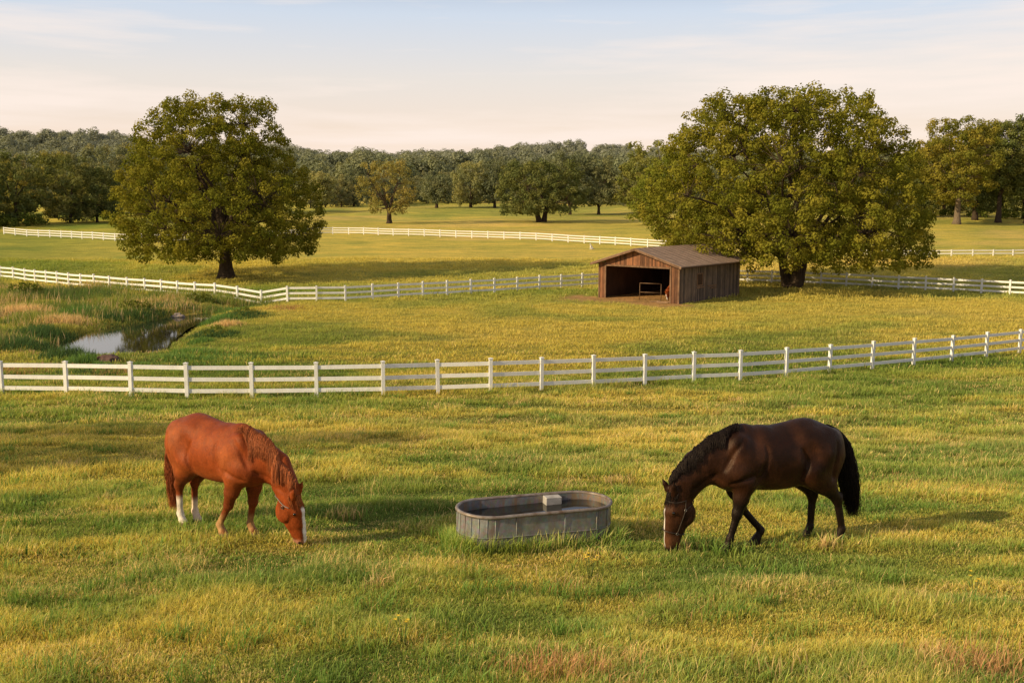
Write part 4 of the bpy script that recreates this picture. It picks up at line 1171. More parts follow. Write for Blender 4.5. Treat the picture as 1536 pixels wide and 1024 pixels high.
# ------------------------------------------------------------------ bodies grown as one smooth skin over a skeleton
class Field:
    """distance field on a lattice; forms are blended in one after another"""
    def __init__(s, lo, hi, h):
        s.h = h; s.lo = np.array(lo, float)
        s.n = np.ceil((np.array(hi)-s.lo)/h).astype(int)+1
        s.F = np.full(s.n, 1.0, dtype=np.float32)
    def _win(s, lo, hi):
        a = np.clip(np.floor((np.array(lo)-s.lo)/s.h).astype(int), 0, s.n-1); b = np.clip(np.ceil((np.array(hi)-s.lo)/s.h).astype(int)+1, 1, s.n)
        sl = tuple(slice(i, j) for i, j in zip(a, b))
        g = np.meshgrid(*[s.lo[k]+s.h*np.arange(a[k], b[k]) for k in range(3)], indexing='ij')
        return sl, g
    def _blend(s, sl, d, k, sub=False):
        f = s.F[sl]; d = d.astype(np.float32)
        if sub:
            d = -d; hh = np.clip(.5-.5*(d-f)/k*-1, 0, 1) if False else np.clip(.5-.5*(f-d)/k, 0, 1)
            s.F[sl] = f*(1-hh)+d*hh+k*hh*(1-hh); return
        hh = np.maximum(k-np.abs(f-d), 0)/k
        s.F[sl] = np.minimum(f, d)-hh*hh*k*.25
    def cap(s, a, b, r1, r2, k=.05, sy=1.0):
        a = np.array(a, float); b = np.array(b, float); m = max(r1, r2)+k+.05
        sl, (X, Y, Z) = s._win(np.minimum(a, b)-m, np.maximum(a, b)+m)
        ab = b-a; L = ab@ab+1e-9
        t = np.clip(((X-a[0])*ab[0]+(Y-a[1])*ab[1]+(Z-a[2])*ab[2])/L, 0, 1)
        d = np.sqrt((X-a[0]-t*ab[0])**2+((Y-a[1]-t*ab[1])/sy)**2+(Z-a[2]-t*ab[2])**2)-(r1+(r2-r1)*t)
        s._blend(sl, d*min(1, sy**.5), k)
    def chain(s, pts, rad, k=.05, sy=1.0):
        for i in range(len(pts)-1): s.cap(pts[i], pts[i+1], rad[i], rad[i+1], k, sy)
    def ell(s, c, r, k=.06, pitch=0.0, yaw=0.0, sub=False):
        c = np.array(c, float); m = max(r)+k+.05
        sl, (X, Y, Z) = s._win(c-m, c+m)
        X = X-c[0]; Y = Y-c[1]; Z = Z-c[2]
        if yaw:
            cy, sy_ = math.cos(yaw), math.sin(yaw); X, Y = X*cy+Y*sy_, -X*sy_+Y*cy
        if pitch:
            cp, sp_ = math.cos(pitch), math.sin(pitch); X, Z = X*cp+Z*sp_, -X*sp_+Z*cp
        k0 = np.sqrt((X/r[0])**2+(Y/r[1])**2+(Z/r[2])**2); k1 = np.sqrt((X/r[0]**2)**2+(Y/r[1]**2)**2+(Z/r[2]**2)**2)+1e-6
        s._blend(sl, k0*(k0-1)/k1, k, sub)
    def _lay(s, pts):
        P = np.array(pts, float); out = []
        for a, b in zip(P, P[1:]):
            for u in np.linspace(0, 1, 6, endpoint=False): out.append(a+(b-a)*u)
        out.append(P[-1]); return s.push(np.array(out), 0.0, 8)
    def groove(s, pts, r, k=.05):
        P = s._lay(pts); n = len(P)
        for i in range(n-1):
            w = math.sin(PI*(i+.5)/(n-1))**.6; a, b = P[i], P[i+1]; rr = r*w+.004; m = rr+k+.05
            sl, (X, Y, Z) = s._win(np.minimum(a, b)-m, np.maximum(a, b)+m)
            ab = b-a; t = np.clip(((X-a[0])*ab[0]+(Y-a[1])*ab[1]+(Z-a[2])*ab[2])/(ab@ab+1e-9), 0, 1)
            d = rr-np.sqrt((X-a[0]-t*ab[0])**2+(Y-a[1]-t*ab[1])**2+(Z-a[2]-t*ab[2])**2)
            f = s.F[sl]; h = np.maximum(k-np.abs(f-d), 0)/k
            s.F[sl] = (np.maximum(f, d)+h*h*k*.12).astype(np.float32)
    def ridge(s, pts, r, k=.05):
        P = s._lay(pts); n = len(P)
        P = P-s.grad(P)*r*.35
        for i in range(n-1):
            w = math.sin(PI*(i+.5)/(n-1))**.6; s.cap(P[i], P[i+1], r*w+.003, r*w+.003, k)
    def cut_below(s, z):
        zz = s.lo[2]+s.h*np.arange(s.n[2]); s.F = np.maximum(s.F, (z-zz)[None, None, :]).astype(np.float32)
    def sample(s, P):
        q = (np.asarray(P)-s.lo)/s.h; i = np.clip(np.floor(q).astype(int), 0, s.n-2); f = np.clip(q-i, 0, 1)
        r = 0
        for dx in (0, 1):
            for dy in (0, 1):
                for dz in (0, 1):
                    w = (f[:, 0] if dx else 1-f[:, 0])*(f[:, 1] if dy else 1-f[:, 1])*(f[:, 2] if dz else 1-f[:, 2])
                    r = r+w*s.F[i[:, 0]+dx, i[:, 1]+dy, i[:, 2]+dz]
        return r
    def grad(s, P):
        e = s.h; g = np.stack([s.sample(P+np.eye(3)[k]*e)-s.sample(P-np.eye(3)[k]*e) for k in range(3)], 1)
        return g/(np.linalg.norm(g, axis=1, keepdims=True)+1e-9)
    def push(s, P, off, it=4, only_in=False):
        P = np.array(P, float)
        for _ in range(it):
            d = s.sample(P)-off
            if only_in: d = np.minimum(d, 0)
            P = P-s.grad(P)*d[:, None]*.9
        return P
    def surface(s):
        """surface nets"""
        F = s.F; n = np.array(F.shape)-1
        acc = np.zeros((*n, 3), np.float32); cnt = np.zeros(n, np.float32)
        for ax in range(3):
            o1, o2 = [a for a in range(3) if a != ax]
            for b in (0, 1):
                for c in (0, 1):
                    s0 = [None]*3; s1 = [None]*3
                    s0[ax] = slice(0, -1); s1[ax] = slice(1, None)
                    for o, v in ((o1, b), (o2, c)):
                        s0[o] = s1[o] = slice(v, n[o]+v)
                    f0 = F[tuple(s0)]; f1 = F[tuple(s1)]; m = (f0 < 0) != (f1 < 0)
                    t = np.where(m, f0/np.where(m, f0-f1, 1), 0)
                    cnt += m; acc[..., ax] += t
                    if b: acc[..., o1] += m
                    if c: acc[..., o2] += m
        act = cnt > 0; idx = -np.ones(n, np.int64); idx[act] = np.arange(act.sum())
        V = np.argwhere(act)+acc[act]/cnt[act][:, None]
        V = V*s.h+s.lo
        faces = []
        for ax in range(3):
            o1, o2 = (ax+1) % 3, (ax+2) % 3
            s0 = [slice(None)]*3; s1 = [slice(None)]*3; s0[ax] = slice(0, -1); s1[ax] = slice(1, None)
            a = F[tuple(s0)] < 0; b = F[tuple(s1)] < 0; cr = np.argwhere(a != b); 
            ok = (cr[:, o1] > 0) & (cr[:, o2] > 0) & (cr[:, o1] < n[o1]) & (cr[:, o2] < n[o2]); cr = cr[ok]
            ins = a[tuple(cr.T)]
            q = []
            for (u, v) in ((-1, -1), (0, -1), (0, 0), (-1, 0)):
                c = cr.copy(); c[:, o1] += u; c[:, o2] += v; q.append(idx[tuple(c.T)])
            q = np.stack(q, 1); q = np.where(ins[:, None], q, q[:, ::-1]); faces.append(q)
        return V, np.concatenate(faces)

def strands(paths, r0, r1, rs, sides=3, cols=None):
    """paths (n,m,3) -> thin tapering hairs"""
    P = np.asarray(paths); n, m, _ = P.shape
    D = np.gradient(P, axis=1); D /= np.linalg.norm(D, axis=2, keepdims=True)+1e-9
    ref = rs.normal(size=(n, 1, 3)); A = np.cross(D, ref); A /= np.linalg.norm(A, axis=2, keepdims=True)+1e-9; B = np.cross(D, A)
    t = np.linspace(0, 1, m)[None, :, None]
    r = (np.asarray(r0).reshape(-1, 1, 1)*(1-t**2.2)+r1*t**2.2)
    V = np.empty((n, m, sides, 3))
    for k in range(sides):
        a = 2*PI*k/sides; V[:, :, k] = P+(A*math.cos(a)+B*math.sin(a))*r
    i = np.arange(n)[:, None, None]*m*sides; j = np.arange(m-1)[None, :, None]*sides; k = np.arange(sides)[None, None, :]
    k2 = (k+1) % sides
    F = np.stack([i+j+k, i+j+k2, i+j+sides+k2, i+j+sides+k], -1).reshape(-1, 4)
    C = None if cols is None else np.repeat(cols, m*sides, 0)
    return V.reshape(-1, 3), F, C

def mat_coat(name, rough=.42, var=.18):
    m, nt, out = new_mat(name)
    o = objco(nt); c = attr(nt)
    n1 = noise(nt, o, 5, 5, .6); n2 = noise(nt, o, 90, 3, .6, (1, 1, .35))
    c = mixc(nt, 1, c, ramp(nt, n1, [(.3, (1-var, 1-var, 1-var)), (.7, (1+var, 1+var*.9, 1+var*.8))]), 'MULTIPLY')
    c = mixc(nt, 1, c, ramp(nt, n2, [(.3, (.78, .78, .78)), (.7, (1.18, 1.18, 1.18))]), 'MULTIPLY')
    n3 = noise(nt, o, 22, 4, .65, (1, 1, .5)); c = mixc(nt, 1, c, ramp(nt, n3, [(.3, (.84, .82, .80)), (.7, (1.14, 1.14, 1.14))]), 'MULTIPLY')
    rough = ramp(nt, n3, [(.3, (rough-.08,)*3), (.7, (rough+.14,)*3)])
    ad = nt.nodes.new('ShaderNodeMath'); ad.operation = 'MULTIPLY_ADD'; nt.links.new(n3, ad.inputs[0]); ad.inputs[1].default_value = 1.2; nt.links.new(n2, ad.inputs[2])
    p = principled(nt, out, c, rough, 0, bump(nt, ad.outputs[0], .5, .010), .2)
    p.inputs['Specular Tint'].default_value = (1, .8, .65, 1)
    return m
M['coat'] = mat_coat('horse_coat', .52, .26)
M['coat_dark'] = mat_coat('dark_horse_coat', .44, .35)
M['hair'] = mat_coat('horse_hair', .45, .1)
M['eye'] = mat_noise('wet_eye', (.010, .006, .004), (.016, .010, .006), 5, .08, None, 0, 0, 0, .6)
M['strap'] = mat_noise('halter_strap', (.16, .13, .11), (.30, .25, .21), 30, .5)
M['strap_dark'] = mat_noise('leather_halter', (.020, .014, .011), (.06, .042, .03), 30, .5)
M['buckle'] = mat_noise('buckle_metal', (.16, .14, .12), (.28, .25, .22), 30, .35, None, 0, 0, .8)

GROOVES = [([(-.30, .30, 1.30), (-.37, .31, 1.15), (-.36, .28, 1.02), (-.30, .25, .90)], .012),
           ([(.20, .28, 1.40), (.19, .31, 1.25), (.24, .31, 1.05), (.32, .27, .93)], .004),
           ([(.50, .2, 1.46), (.66, .22, 1.28), (.74, .19, 1.10)], .010),
           ([(.38, .30, 1.02), (.52, .26, .99), (.66, .20, .93)], .010),
           ([(-.80, .22, 1.32), (-.76, .24, 1.10), (-.74, .20, .88)], .009),
           ([(.80, .14, 1.05), (.95, .11, .93), (1.10, .10, .84)], .005)]
RIDGES = []

def horse(name, label, loc, heading, s, legs, spine, style, hres=.0125):
    """spine: poll, muzzle points; legs: hoof points (x,y) for lf, rf, lh, rh plus knee shifts"""
    ch, sh = math.cos(heading), math.sin(heading)
    z0 = gz(*loc)
    sx = style.get('sx', 1.0)
    def ground(x, y): return (gz(loc[0]+s*(x*sx*ch-y*sh), loc[1]+s*(x*sx*sh+y*ch))-z0)/s
    f = Field((-1.30, -.62, -.22), (1.68, .62, 1.78), hres)
    # --- trunk
    f.ell((.10, 0, 1.150), (.62, .300, .395), .05, pitch=.02)
    f.ell((-.24, 0, 1.125), (.54, .315, .385), .10, pitch=-.06)
    f.ell((-.60, 0, 1.285), (.37, .275, .285), .12, pitch=.12)
    f.ell((-.40, 0, 1.40), (.34, .16, .185), .10)
    f.chain([(-.50, 0, 1.43), (-.15, 0, 1.375), (.15, 0, 1.40), (.38, 0, 1.475), (.56, 0, 1.43)], [.14, .13, .12, .095, .11], .12)
    f.ell((.54, 0, 1.08), (.23, .225, .30), .10)
    f.ell((.68, 0, 1.03), (.11, .17, .16), .12)
    for sg in (1, -1):
        f.ell((.45, .170*sg, 1.19), (.18, .105, .34), .11, pitch=-.42)           # shoulder
        f.ell((.60, .155*sg, 1.05), (.12, .085, .14), .10)                       # point of shoulder
        f.ell((-.70, .155*sg, 1.14), (.27, .150, .36), .10, pitch=.30)           # quarter
        f.ell((-.55, .175*sg, 1.02), (.22, .120, .29), .09, pitch=-.25)          # thigh
        f.ell((-.46, .185*sg, 1.40), (.12, .05, .08), .14)                       # point of hip
        f.ell((-.90, .075*sg, 1.24), (.12, .10, .22), .08, pitch=.1)             # buttock
    # --- neck and head
    poll = np.array(spine['poll'], float); muz = np.array(spine['muzzle'], float)
    base = np.array((.58, 0, 1.24)); mid = base*.5+poll*.5+np.array((.03, spine.get('bend', 0)*.3, .075))
    n1 = base*.75+mid*.25; n2 = mid; n3 = mid*.4+poll*.6+np.array((-.01, 0, .02))
    f.cap((.50, 0, 1.27), tuple(n1+np.array((.04, 0, .0))), .265, .240, .10, .62)
    f.chain([tuple(n1+np.array((.04, 0, 0))), tuple(n2), tuple(n3), tuple(poll+np.array((-.07, 0, -.05)))], [.245, .205, .178, .145], .10, .56)
    f.chain([(.40, 0, 1.46), tuple(n1+np.array((.12, 0, .16))), tuple(n2+np.array((.12, 0, .12))), tuple(poll+np.array((.01, 0, .03)))], [.08, .055, .045, .05], .10, .8)
    ax = muz-poll; HL = np.linalg.norm(ax); ax /= HL
    side = np.array((-math.sin(spine.get('turn', 0)), math.cos(spine.get('turn', 0)), 0)); side -= ax*(side@ax); side /= np.linalg.norm(side)
    fw = np.cross(side, -ax); 
    if fw[0] < 0: fw = -fw
    H = lambda a, b, c=0.0: tuple(poll+ax*a*HL+fw*b*1.18+side*c)           # along the face, forward, sideways
    f.chain([H(.03, -.03), H(.22, -.02), H(.50, -.015), H(.78, -.012), H(.93, -.015)], [.110, .122, .102, .080, .072], .05, .78)
    f.chain([H(.02, .02), H(.30, .058), H(.60, .035), H(.86, .012)], [.055, .048, .040, .036], .05, 1.2)     # brow and nasal bone
    for sg in (1, -1):
        f.ell(H(.31, -.125, .055*sg), (.120, .052, .140), .05)                                               # cheek
        f.chain([H(.40, -.15, .035*sg), H(.62, -.085, .028*sg), H(.84, -.060, .02*sg)], [.058, .044, .042], .05)
        f.ell(H(.27, .035, .078*sg), (.042, .026, .042), .03)                                                # orbit
        f.ell(H(.93, .012, .042*sg), (.030, .028, .038), .03)                                                # nostril rim
        e0 = np.array(H(.0, .045, .058*sg)); d = -ax*.85+fw*(.42-.30*sg*spine.get('ear', 0))+side*.20*sg; d /= np.linalg.norm(d)
        f.chain([tuple(e0), tuple(e0+d*.07), tuple(e0+d*.135), tuple(e0+d*.215)], [.036, .040, .031, .008], .018, .75)
    f.ell(H(.97, -.02), (.062, .056, .045), .04); f.ell(H(.965, -.075), (.042, .040, .035), .03)             # lips, chin
    # --- legs
    hoofs = {}
    for key, sg in (('lf', 1), ('rf', -1)):
        x, y, kx = legs[key]; g = ground(x, y); lift = legs.get(key+'_lift', 0)
        el = np.array((.43, .155*sg, .90)); kn = np.array((.43+(x-.48)*.46+kx, .155*sg*.45+y*.55, .50+g*.5))
        fe = np.array((x-.055+(.03 if x > .5 else 0), y, .175+g+lift)); co = np.array((x+.0, y, .085+g+lift)); ho = np.array((x+.035, y, .022+g+lift))
        f.cap((.54, .155*sg, 1.05), tuple(el), .130, .122, .08)
        f.cap(tuple(el), tuple(el*.5+kn*.5), .124, .094, .06); f.cap(tuple(el*.5+kn*.5), tuple(kn), .092, .061, .04)
        f.ell(tuple(el*.72+kn*.28+np.array((.03, .01*sg, 0))), (.075, .062, .14), .05)
        f.ell(tuple(kn+np.array((.008, 0, 0))), (.063, .058, .075), .03)
        f.cap(tuple(kn), tuple(fe), .049, .040, .03, .85); f.cap(tuple(kn+np.array((-.028, 0, -.03))), tuple(fe+np.array((-.022, 0, .02))), .026, .026, .02)
        f.ell(tuple(fe), (.050, .045, .053), .02)
        f.cap(tuple(fe), tuple(co), .044, .050, .02); f.cap(tuple(co), tuple(ho), .056, .070, .012)
        hoofs[key] = ho
    for key, sg in (('lh', 1), ('rh', -1)):
        x, y, kx = legs[key]; g = ground(x, y)
        st = np.array((-.46+(x+.75)*.12, .155*sg, .98)); hk = np.array((-.80+(x+.75)*.62+kx, .13*sg*.5+y*.5, .585+g*.5))
        fe = np.array((x-.050, y, .185+g)); co = np.array((x-.005, y, .088+g)); ho = np.array((x+.030, y, .022+g))
        f.cap((-.64, .14*sg, 1.18), tuple(st), .18, .150, .09)
        mg = st*.5+hk*.5+np.array((-.015, 0, 0))
        f.cap(tuple(st), tuple(mg), .170, .130, .07); f.cap(tuple(mg), tuple(hk), .122, .068, .05)
        f.ell(tuple(st*.65+hk*.35+np.array((-.05, 0, .0))), (.09, .07, .16), .06, pitch=.5)
        f.cap((-.88, .10*sg, 1.12), tuple(mg+np.array((-.06, 0, .0))), .135, .085, .08)
        f.cap(tuple(hk+np.array((.0, 0, -.03))), tuple(hk+np.array((-.050, 0, .045))), .052, .030, .03)
        f.ell(tuple(hk), (.069, .055, .085), .03)
        f.cap(tuple(hk), tuple(fe), .052, .043, .03, .82); f.cap(tuple(hk+np.array((-.035, 0, -.02))), tuple(fe+np.array((-.024, 0, .02))), .026, .022, .02)
        f.ell(tuple(fe), (.051, .046, .054), .02)
        f.cap(tuple(fe), tuple(co), .045, .050, .02); f.cap(tuple(co), tuple(ho), .055, .068, .012)
        hoofs[key] = ho
    # flank hollow and the groove behind the elbow
    for sg in (1, -1):
        f.ell((-.40, .37*sg, 1.23), (.11, .065, .14), .08, sub=True)
        f.ell((.22, .345*sg, .98), (.05, .05, .16), .07, pitch=-.2, sub=True)
        f.ell(H(.965, .010, .088*sg), (.014, .024, .020), .012, sub=True)
    for sg in (1, -1):
        for g_, r_ in GROOVES:
            f.groove([(a, b*sg, c) for a, b, c in g_], r_)
        for g_, r_ in RIDGES:
            f.ridge([(a, b*sg, c) for a, b, c in g_], r_)
    V, Q = f.surface()
    for it in range(2):                                                # relax the lattice steps
        nb = np.zeros_like(V); ct = np.zeros(len(V))
        for a in range(4):
            b = (a+1) % 4
            np.add.at(nb, Q[:, a], V[Q[:, b]]); np.add.at(nb, Q[:, b], V[Q[:, a]]); np.add.at(ct, Q[:, a], 1); np.add.at(ct, Q[:, b], 1)
        V = V*.5+.5*nb/ct[:, None]
    # --- colour by place
    rel = V-poll; ha = (rel@ax)/HL; hb = rel@fw/1.18; hc = rel@side
    head = (ha > -.12) & (ha < 1.2) & (np.abs(hc) < .2) & (np.abs(hb) < .35) & (V[:, 0] > .75)
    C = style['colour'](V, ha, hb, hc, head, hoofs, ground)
    root = empty(name, (loc[0], loc[1], z0), heading); root.scale = (s*sx, s, s); tag(root, label, 'horse')
    me = mesh_np('body', V, [Q], C, True); link('body', me, M[style['coat']], root)
    for sg in (1, -1):
        b = MB(); import bmesh
        bm = bmesh.new(); bmesh.ops.create_uvsphere(bm, u_segments=14, v_segments=10, radius=.021)
        em = bpy.data.meshes.new('eye'); bm.to_mesh(em); bm.free(); em.polygons.foreach_set('use_smooth', [True]*len(em.polygons))
        e = np.array([H(.275, .045, .085*sg)]); e = f.push(e, -.008)[0]
        o = link('eye', em, M['eye'], root); o.location = e
    rs = np.random.RandomState(style['seed'])
    # --- mane: falls to one side, follows the neck
    sd = style['mane_side']
    def crest(t):
        t = np.asarray(t)[:, None]
        a = np.array((.47, 0, 1.62)); b_ = n1+np.array((.16, 0, .30)); c_ = n2+np.array((.16, 0, .20)); d_ = poll+np.array((.03, 0, .10))
        return a*(1-t)**3+3*b_*t*(1-t)**2+3*c_*t*t*(1-t)+d_*t**3
    n = 2300; t = rs.rand(n)**.9*.93
    R = crest(t); R = f.push(R, .0, 8); R[:, 1] += rs.normal(size=n)*.006
    L = style['mane_len']*(.65+.5*rs.rand(n))*(0.55+.45*np.sin(PI*np.clip(t*1.05+.12, 0, 1)))*(.75+.5*vnoise(t*14, t*0+3))
    m = 9; paths = [R]; dirv = np.tile(np.array((.10, sd*1.0, .12)), (n, 1))+rs.normal(size=(n, 3))*np.array([.12, .08, .08])
    clump = (vnoise(t*34, t*0+9)-.5)*.6
    dirv[:, 0] += clump
    p = R.copy()
    for j in range(1, m):
        dirv = dirv*.62+np.array((.06, sd*.06, -1.0))*.38; d = dirv/np.linalg.norm(dirv, axis=1, keepdims=True)
        p = p+d*(L/(m-1))[:, None]
        p = f.push(p, .012+.026*rs.rand(n), 3, True)
        paths.append(p.copy())
    paths = np.stack(paths, 1)
    cm = np.array(style['hair'])*(.55+.8*rs.rand(n))[:, None]
    v, q, c = strands(paths, .0034+.002*rs.rand(n), .001, rs, 3, cm)
    link('mane', mesh_np('mane', v, [q], c, True), M['hair'], root)
    # forelock
    n = 220; R = np.array([H(-.02, .03)]*n)+rs.normal(size=(n, 3))*np.array([.012, .03, .012]); R = f.push(R, .004, 5)
    p = R.copy(); paths = [p]; L = style.get('lock_len', .13)*(.6+.7*rs.rand(n)); sxx = rs.normal(size=n)*.25+style.get('lock', 0)
    for j in range(1, 7):
        p = p+(ax*1.0+fw*.10+side*sxx[:, None]*.5)*(L/6)[:, None]; p = f.push(p, .006+.008*rs.rand(n), 3); paths.append(p.copy())
    v, q, c = strands(np.stack(paths, 1), .0032, .001, rs, 3, np.array(style['hair'])*(.6+.8*rs.rand(n))[:, None])
    link('forelock', mesh_np('forelock', v, [q], c, True), M['hair'], root)
    # tail
    n = 1500; T0 = np.array((-.85, 0, 1.50)); end = style['tail_end']
    a = rs.rand(n); ph = rs.rand(n)*2*PI; rr = np.sqrt(rs.rand(n))
    m = 12; tt = np.linspace(0, 1, m)
    Lk = .55+.45*rs.rand(n)**.6
    paths = np.empty((n, m, 3))
    for j, u in enumerate(tt):
        uu = u*Lk
        cx = T0[0]+(-.25*np.sin(np.minimum(uu*4.2, 1.57)))+(end[0]-T0[0]+.25)*uu**1.6; cy = end[1]*uu**1.5; cz = T0[2]+.03*np.sin(np.minimum(uu*9, PI))*1.0-(T0[2]-end[2])*uu**1.18
        wdt = .030+.085*np.sin(np.clip(uu*1.25, 0, 1)*PI*.62)**1.2*style.get('tail_w', 1)
        w2 = wdt*(1-.35*np.clip(uu-.75, 0, 1)/.25)
        paths[:, j, 0] = cx+np.cos(ph)*rr*w2*.85+.02*rs.normal(size=n)*u; paths[:, j, 1] = cy+np.sin(ph)*rr*w2+.012*rs.normal(size=n)*u; paths[:, j, 2] = cz
    sh_ = f.push(paths.reshape(-1, 3), .006, 2, True).reshape(paths.shape); paths = sh_
    v, q, c = strands(paths, .0050, .0010, rs, 3, np.array(style['tail'])*(.55+.9*rs.rand(n))[:, None])
    link('tail', mesh_np('tail', v, [q], c, True), M['hair'], root)
    # --- halter, laid on the skin
    def ring(a, b0, tilt, lo=0, hi=2*PI, k=40):
        pts = []
        for q_ in np.linspace(lo, hi, k):
            dirn = fw*math.cos(q_)+side*math.sin(q_)
            o = np.array(H(a, b0))+ax*(tilt*math.cos(q_)); 
            tt_ = np.linspace(.0, .24, 60)
            PP = o[None]+dirn[None]*tt_[:, None]; d = f.sample(PP); i = np.argmax(d > .006) if np.any(d > .006) else 59
            pts.append(tuple(PP[i]))
        return pts
    def lay(pts, off=.008):
        P = np.array(pts); out = []
        for a_, b_ in zip(P, P[1:]):
            for u in np.linspace(0, 1, 6, endpoint=False): out.append(a_+(b_-a_)*u)
        out.append(P[-1]); return [tuple(x) for x in f.push(np.array(out), off, 5)]
    hroot = MB(); hm = M[style['halter_mat']]
    def strap(mb, pts, w=.009):
        mb.tube(pts, w*.72, 6)
    if style['halter'] == 'full':
        strap(hroot, ring(.66, -.03, -.02)); 
        for sg in (1, -1):
            strap(hroot, lay([H(.66, -.035, .075*sg), H(.45, -.055, .10*sg), H(.22, -.075, .105*sg), H(.05, -.075, .10*sg)]))
        strap(hroot, ring(.06, -.06, .03, -PI*.5-.25, PI*.5+.25)) 
        strap(hroot, ring(.24, -.07, .10, PI*.5, PI*1.5))
        ho = hroot.build('halter', hm, root)
        bk = MB()
        for sg in (1, -1):
            c0 = np.array(lay([H(.66, -.035, .075*sg), H(.64, -.036, .076*sg)], .012)[0]); c1 = np.array(lay([H(.22, -.075, .105*sg), H(.20, -.075, .105*sg)], .012)[0])
            for cc in (c0, c1):
                bk = MB(); bk.tube([tuple(cc+ax*.014*math.cos(t_)+fw*.014*math.sin(t_)) for t_ in np.linspace(0, 2*PI, 13)], .0045, 5, False); bk.build('ring', M['buckle'], ho)
    else:
        strap(hroot, ring(.10, -.07, .05, PI*.28, PI*1.72)); ho = hroot.build('halter', hm, root)
        c1 = np.array(lay([H(.16, -.075, -.105), H(.15, -.075, -.105)], .012)[0])
        bk = MB(); bk.tube([tuple(c1+ax*.018*math.cos(t_)+fw*.018*math.sin(t_)) for t_ in np.linspace(0, 2*PI, 13)], .006, 5, False); bk.build('ring', M['buckle'], ho)
    return root

def blend(C, col, k): return C*(1-k[:, None])+np.asarray(col)*k[:, None]

def chestnut(V, ha, hb, hc, head, hoofs, ground):
    n = len(V); C = np.tile(np.array((.250, .050, .011)), (n, 1))
    nz = fbm(V[:, 0]*5+9, V[:, 2]*5+V[:, 1]*3, 3)
    C = blend(C, (.33, .080, .020), sstep(.5, .75, nz)*.5)
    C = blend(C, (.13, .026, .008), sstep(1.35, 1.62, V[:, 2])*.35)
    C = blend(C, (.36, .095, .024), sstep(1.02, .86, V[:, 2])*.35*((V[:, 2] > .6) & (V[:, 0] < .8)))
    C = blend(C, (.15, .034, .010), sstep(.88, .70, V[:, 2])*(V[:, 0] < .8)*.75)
    C = blend(C, (.17, .036, .010), np.exp(-((V[:, 0]-.72)**2/.012+(V[:, 2]-1.0)**2/.03))*.6)  # chest and back shading painted into the coat colour
    C = blend(C, (.36, .11, .034), np.exp(-((V[:, 0]+.72)**2/.03+(V[:, 2]-1.30)**2/.05))*.55)  # sunlit tone of quarter and shoulder painted into the coat
    C = blend(C, (.34, .10, .030), np.exp(-((V[:, 0]-.38)**2/.02+(V[:, 2]-1.2)**2/.06))*.45)
    front = V[:, 0] > -.2; left = V[:, 1] > 0
    for key, col, top in (('lf', (.40, .23, .10), .30), ('rf', (.48, .30, .13), .36), ('lh', (.66, .52, .40), .36), ('rh', (.74, .66, .56), .42)):
        m = (front == (key[1] == 'f')) & (left == (key[0] == 'l')) & (V[:, 0] < .75)
        g = hoofs[key][2]-.022
        k = sstep(top+.05, top-.06, V[:, 2]-g+(nz-.5)*.08)*m*(.75 if key[1] == 'f' else 1)
        if key[1] == 'f': k = k*sstep(.02, -.02, V[:, 0]-hoofs[key][0]+(V[:, 2]-g)*-.05-.01+.03)*.6+k*.4
        C = blend(C, col, k)
        C = blend(C, (.16, .11, .07), sstep(.085, .070, V[:, 2]-g)*m)
    # face: white blaze down the front, pale nose, dark nostril
    hd = head.astype(float)
    bl = hd*sstep(.038, .026, np.abs(hc-.005)-.012*sstep(.4, .8, ha)+(nz-.5)*.01)*sstep(.035, .06, hb)*sstep(.16, .24, ha)
    bl2 = hd*sstep(.045, .03, np.abs(hc-.005))*sstep(.015, .035, hb)*sstep(.55, .75, ha)
    C = blend(C, (.80, .76, .72), np.clip(np.maximum(bl, bl2), 0, 1))
    C = blend(C, (.45, .27, .20), hd*sstep(.84, .95, ha)*.6*(1-np.maximum(bl, bl2)))
    C = blend(C, (.025, .015, .012), hd*sstep(.034, .02, np.hypot((ha-.965)*.65, hb-.012))*(np.abs(hc) > .05))
    return C

def bay(V, ha, hb, hc, head, hoofs, ground):
    n = len(V); C = np.tile(np.array((.0175, .0062, .0034)), (n, 1))
    nz = fbm(V[:, 0]*4+29, V[:, 2]*4+V[:, 1]*3, 3)
    C = blend(C, (.075, .028, .013), sstep(.42, .75, nz)*.55)
    C = blend(C, (.020, .009, .006), sstep(1.38, 1.60, V[:, 2])*.6)
    C = blend(C, (.050, .018, .008), sstep(1.05, .88, V[:, 2])*.45*(V[:, 0] < .8))
    C = blend(C, (.055, .021, .010), np.exp(-((V[:, 0]-.60)**2+(V[:, 2]-1.15)**2)/.03)*.7)
    C = blend(C, (.010, .006, .005), sstep(.86, .62, V[:, 2])*(V[:, 0] < .85))
    C = blend(C, (.012, .007, .006), sstep(.2, .0, V[:, 2])*(V[:, 0] < .85))
    hd = head.astype(float)
    C = blend(C, (.062, .024, .011), hd*sstep(.0, .25, ha)*.8*sstep(-.16, -.02, hb))
    C = blend(C, (.12, .05, .022), hd*sstep(.62, .88, ha)*sstep(-.10, .0, hb)*.85)
    C = blend(C, (.014, .009, .008), hd*sstep(.88, .97, ha+.25*np.maximum(-hb, 0)))
    bl = hd*sstep(.014, .007, np.abs(hc)+(nz-.5)*.008)*sstep(.035, .055, hb)*sstep(.22, .27, ha)*sstep(.97, .90, ha)
    C = blend(C, (.78, .74, .70), bl)
    return C

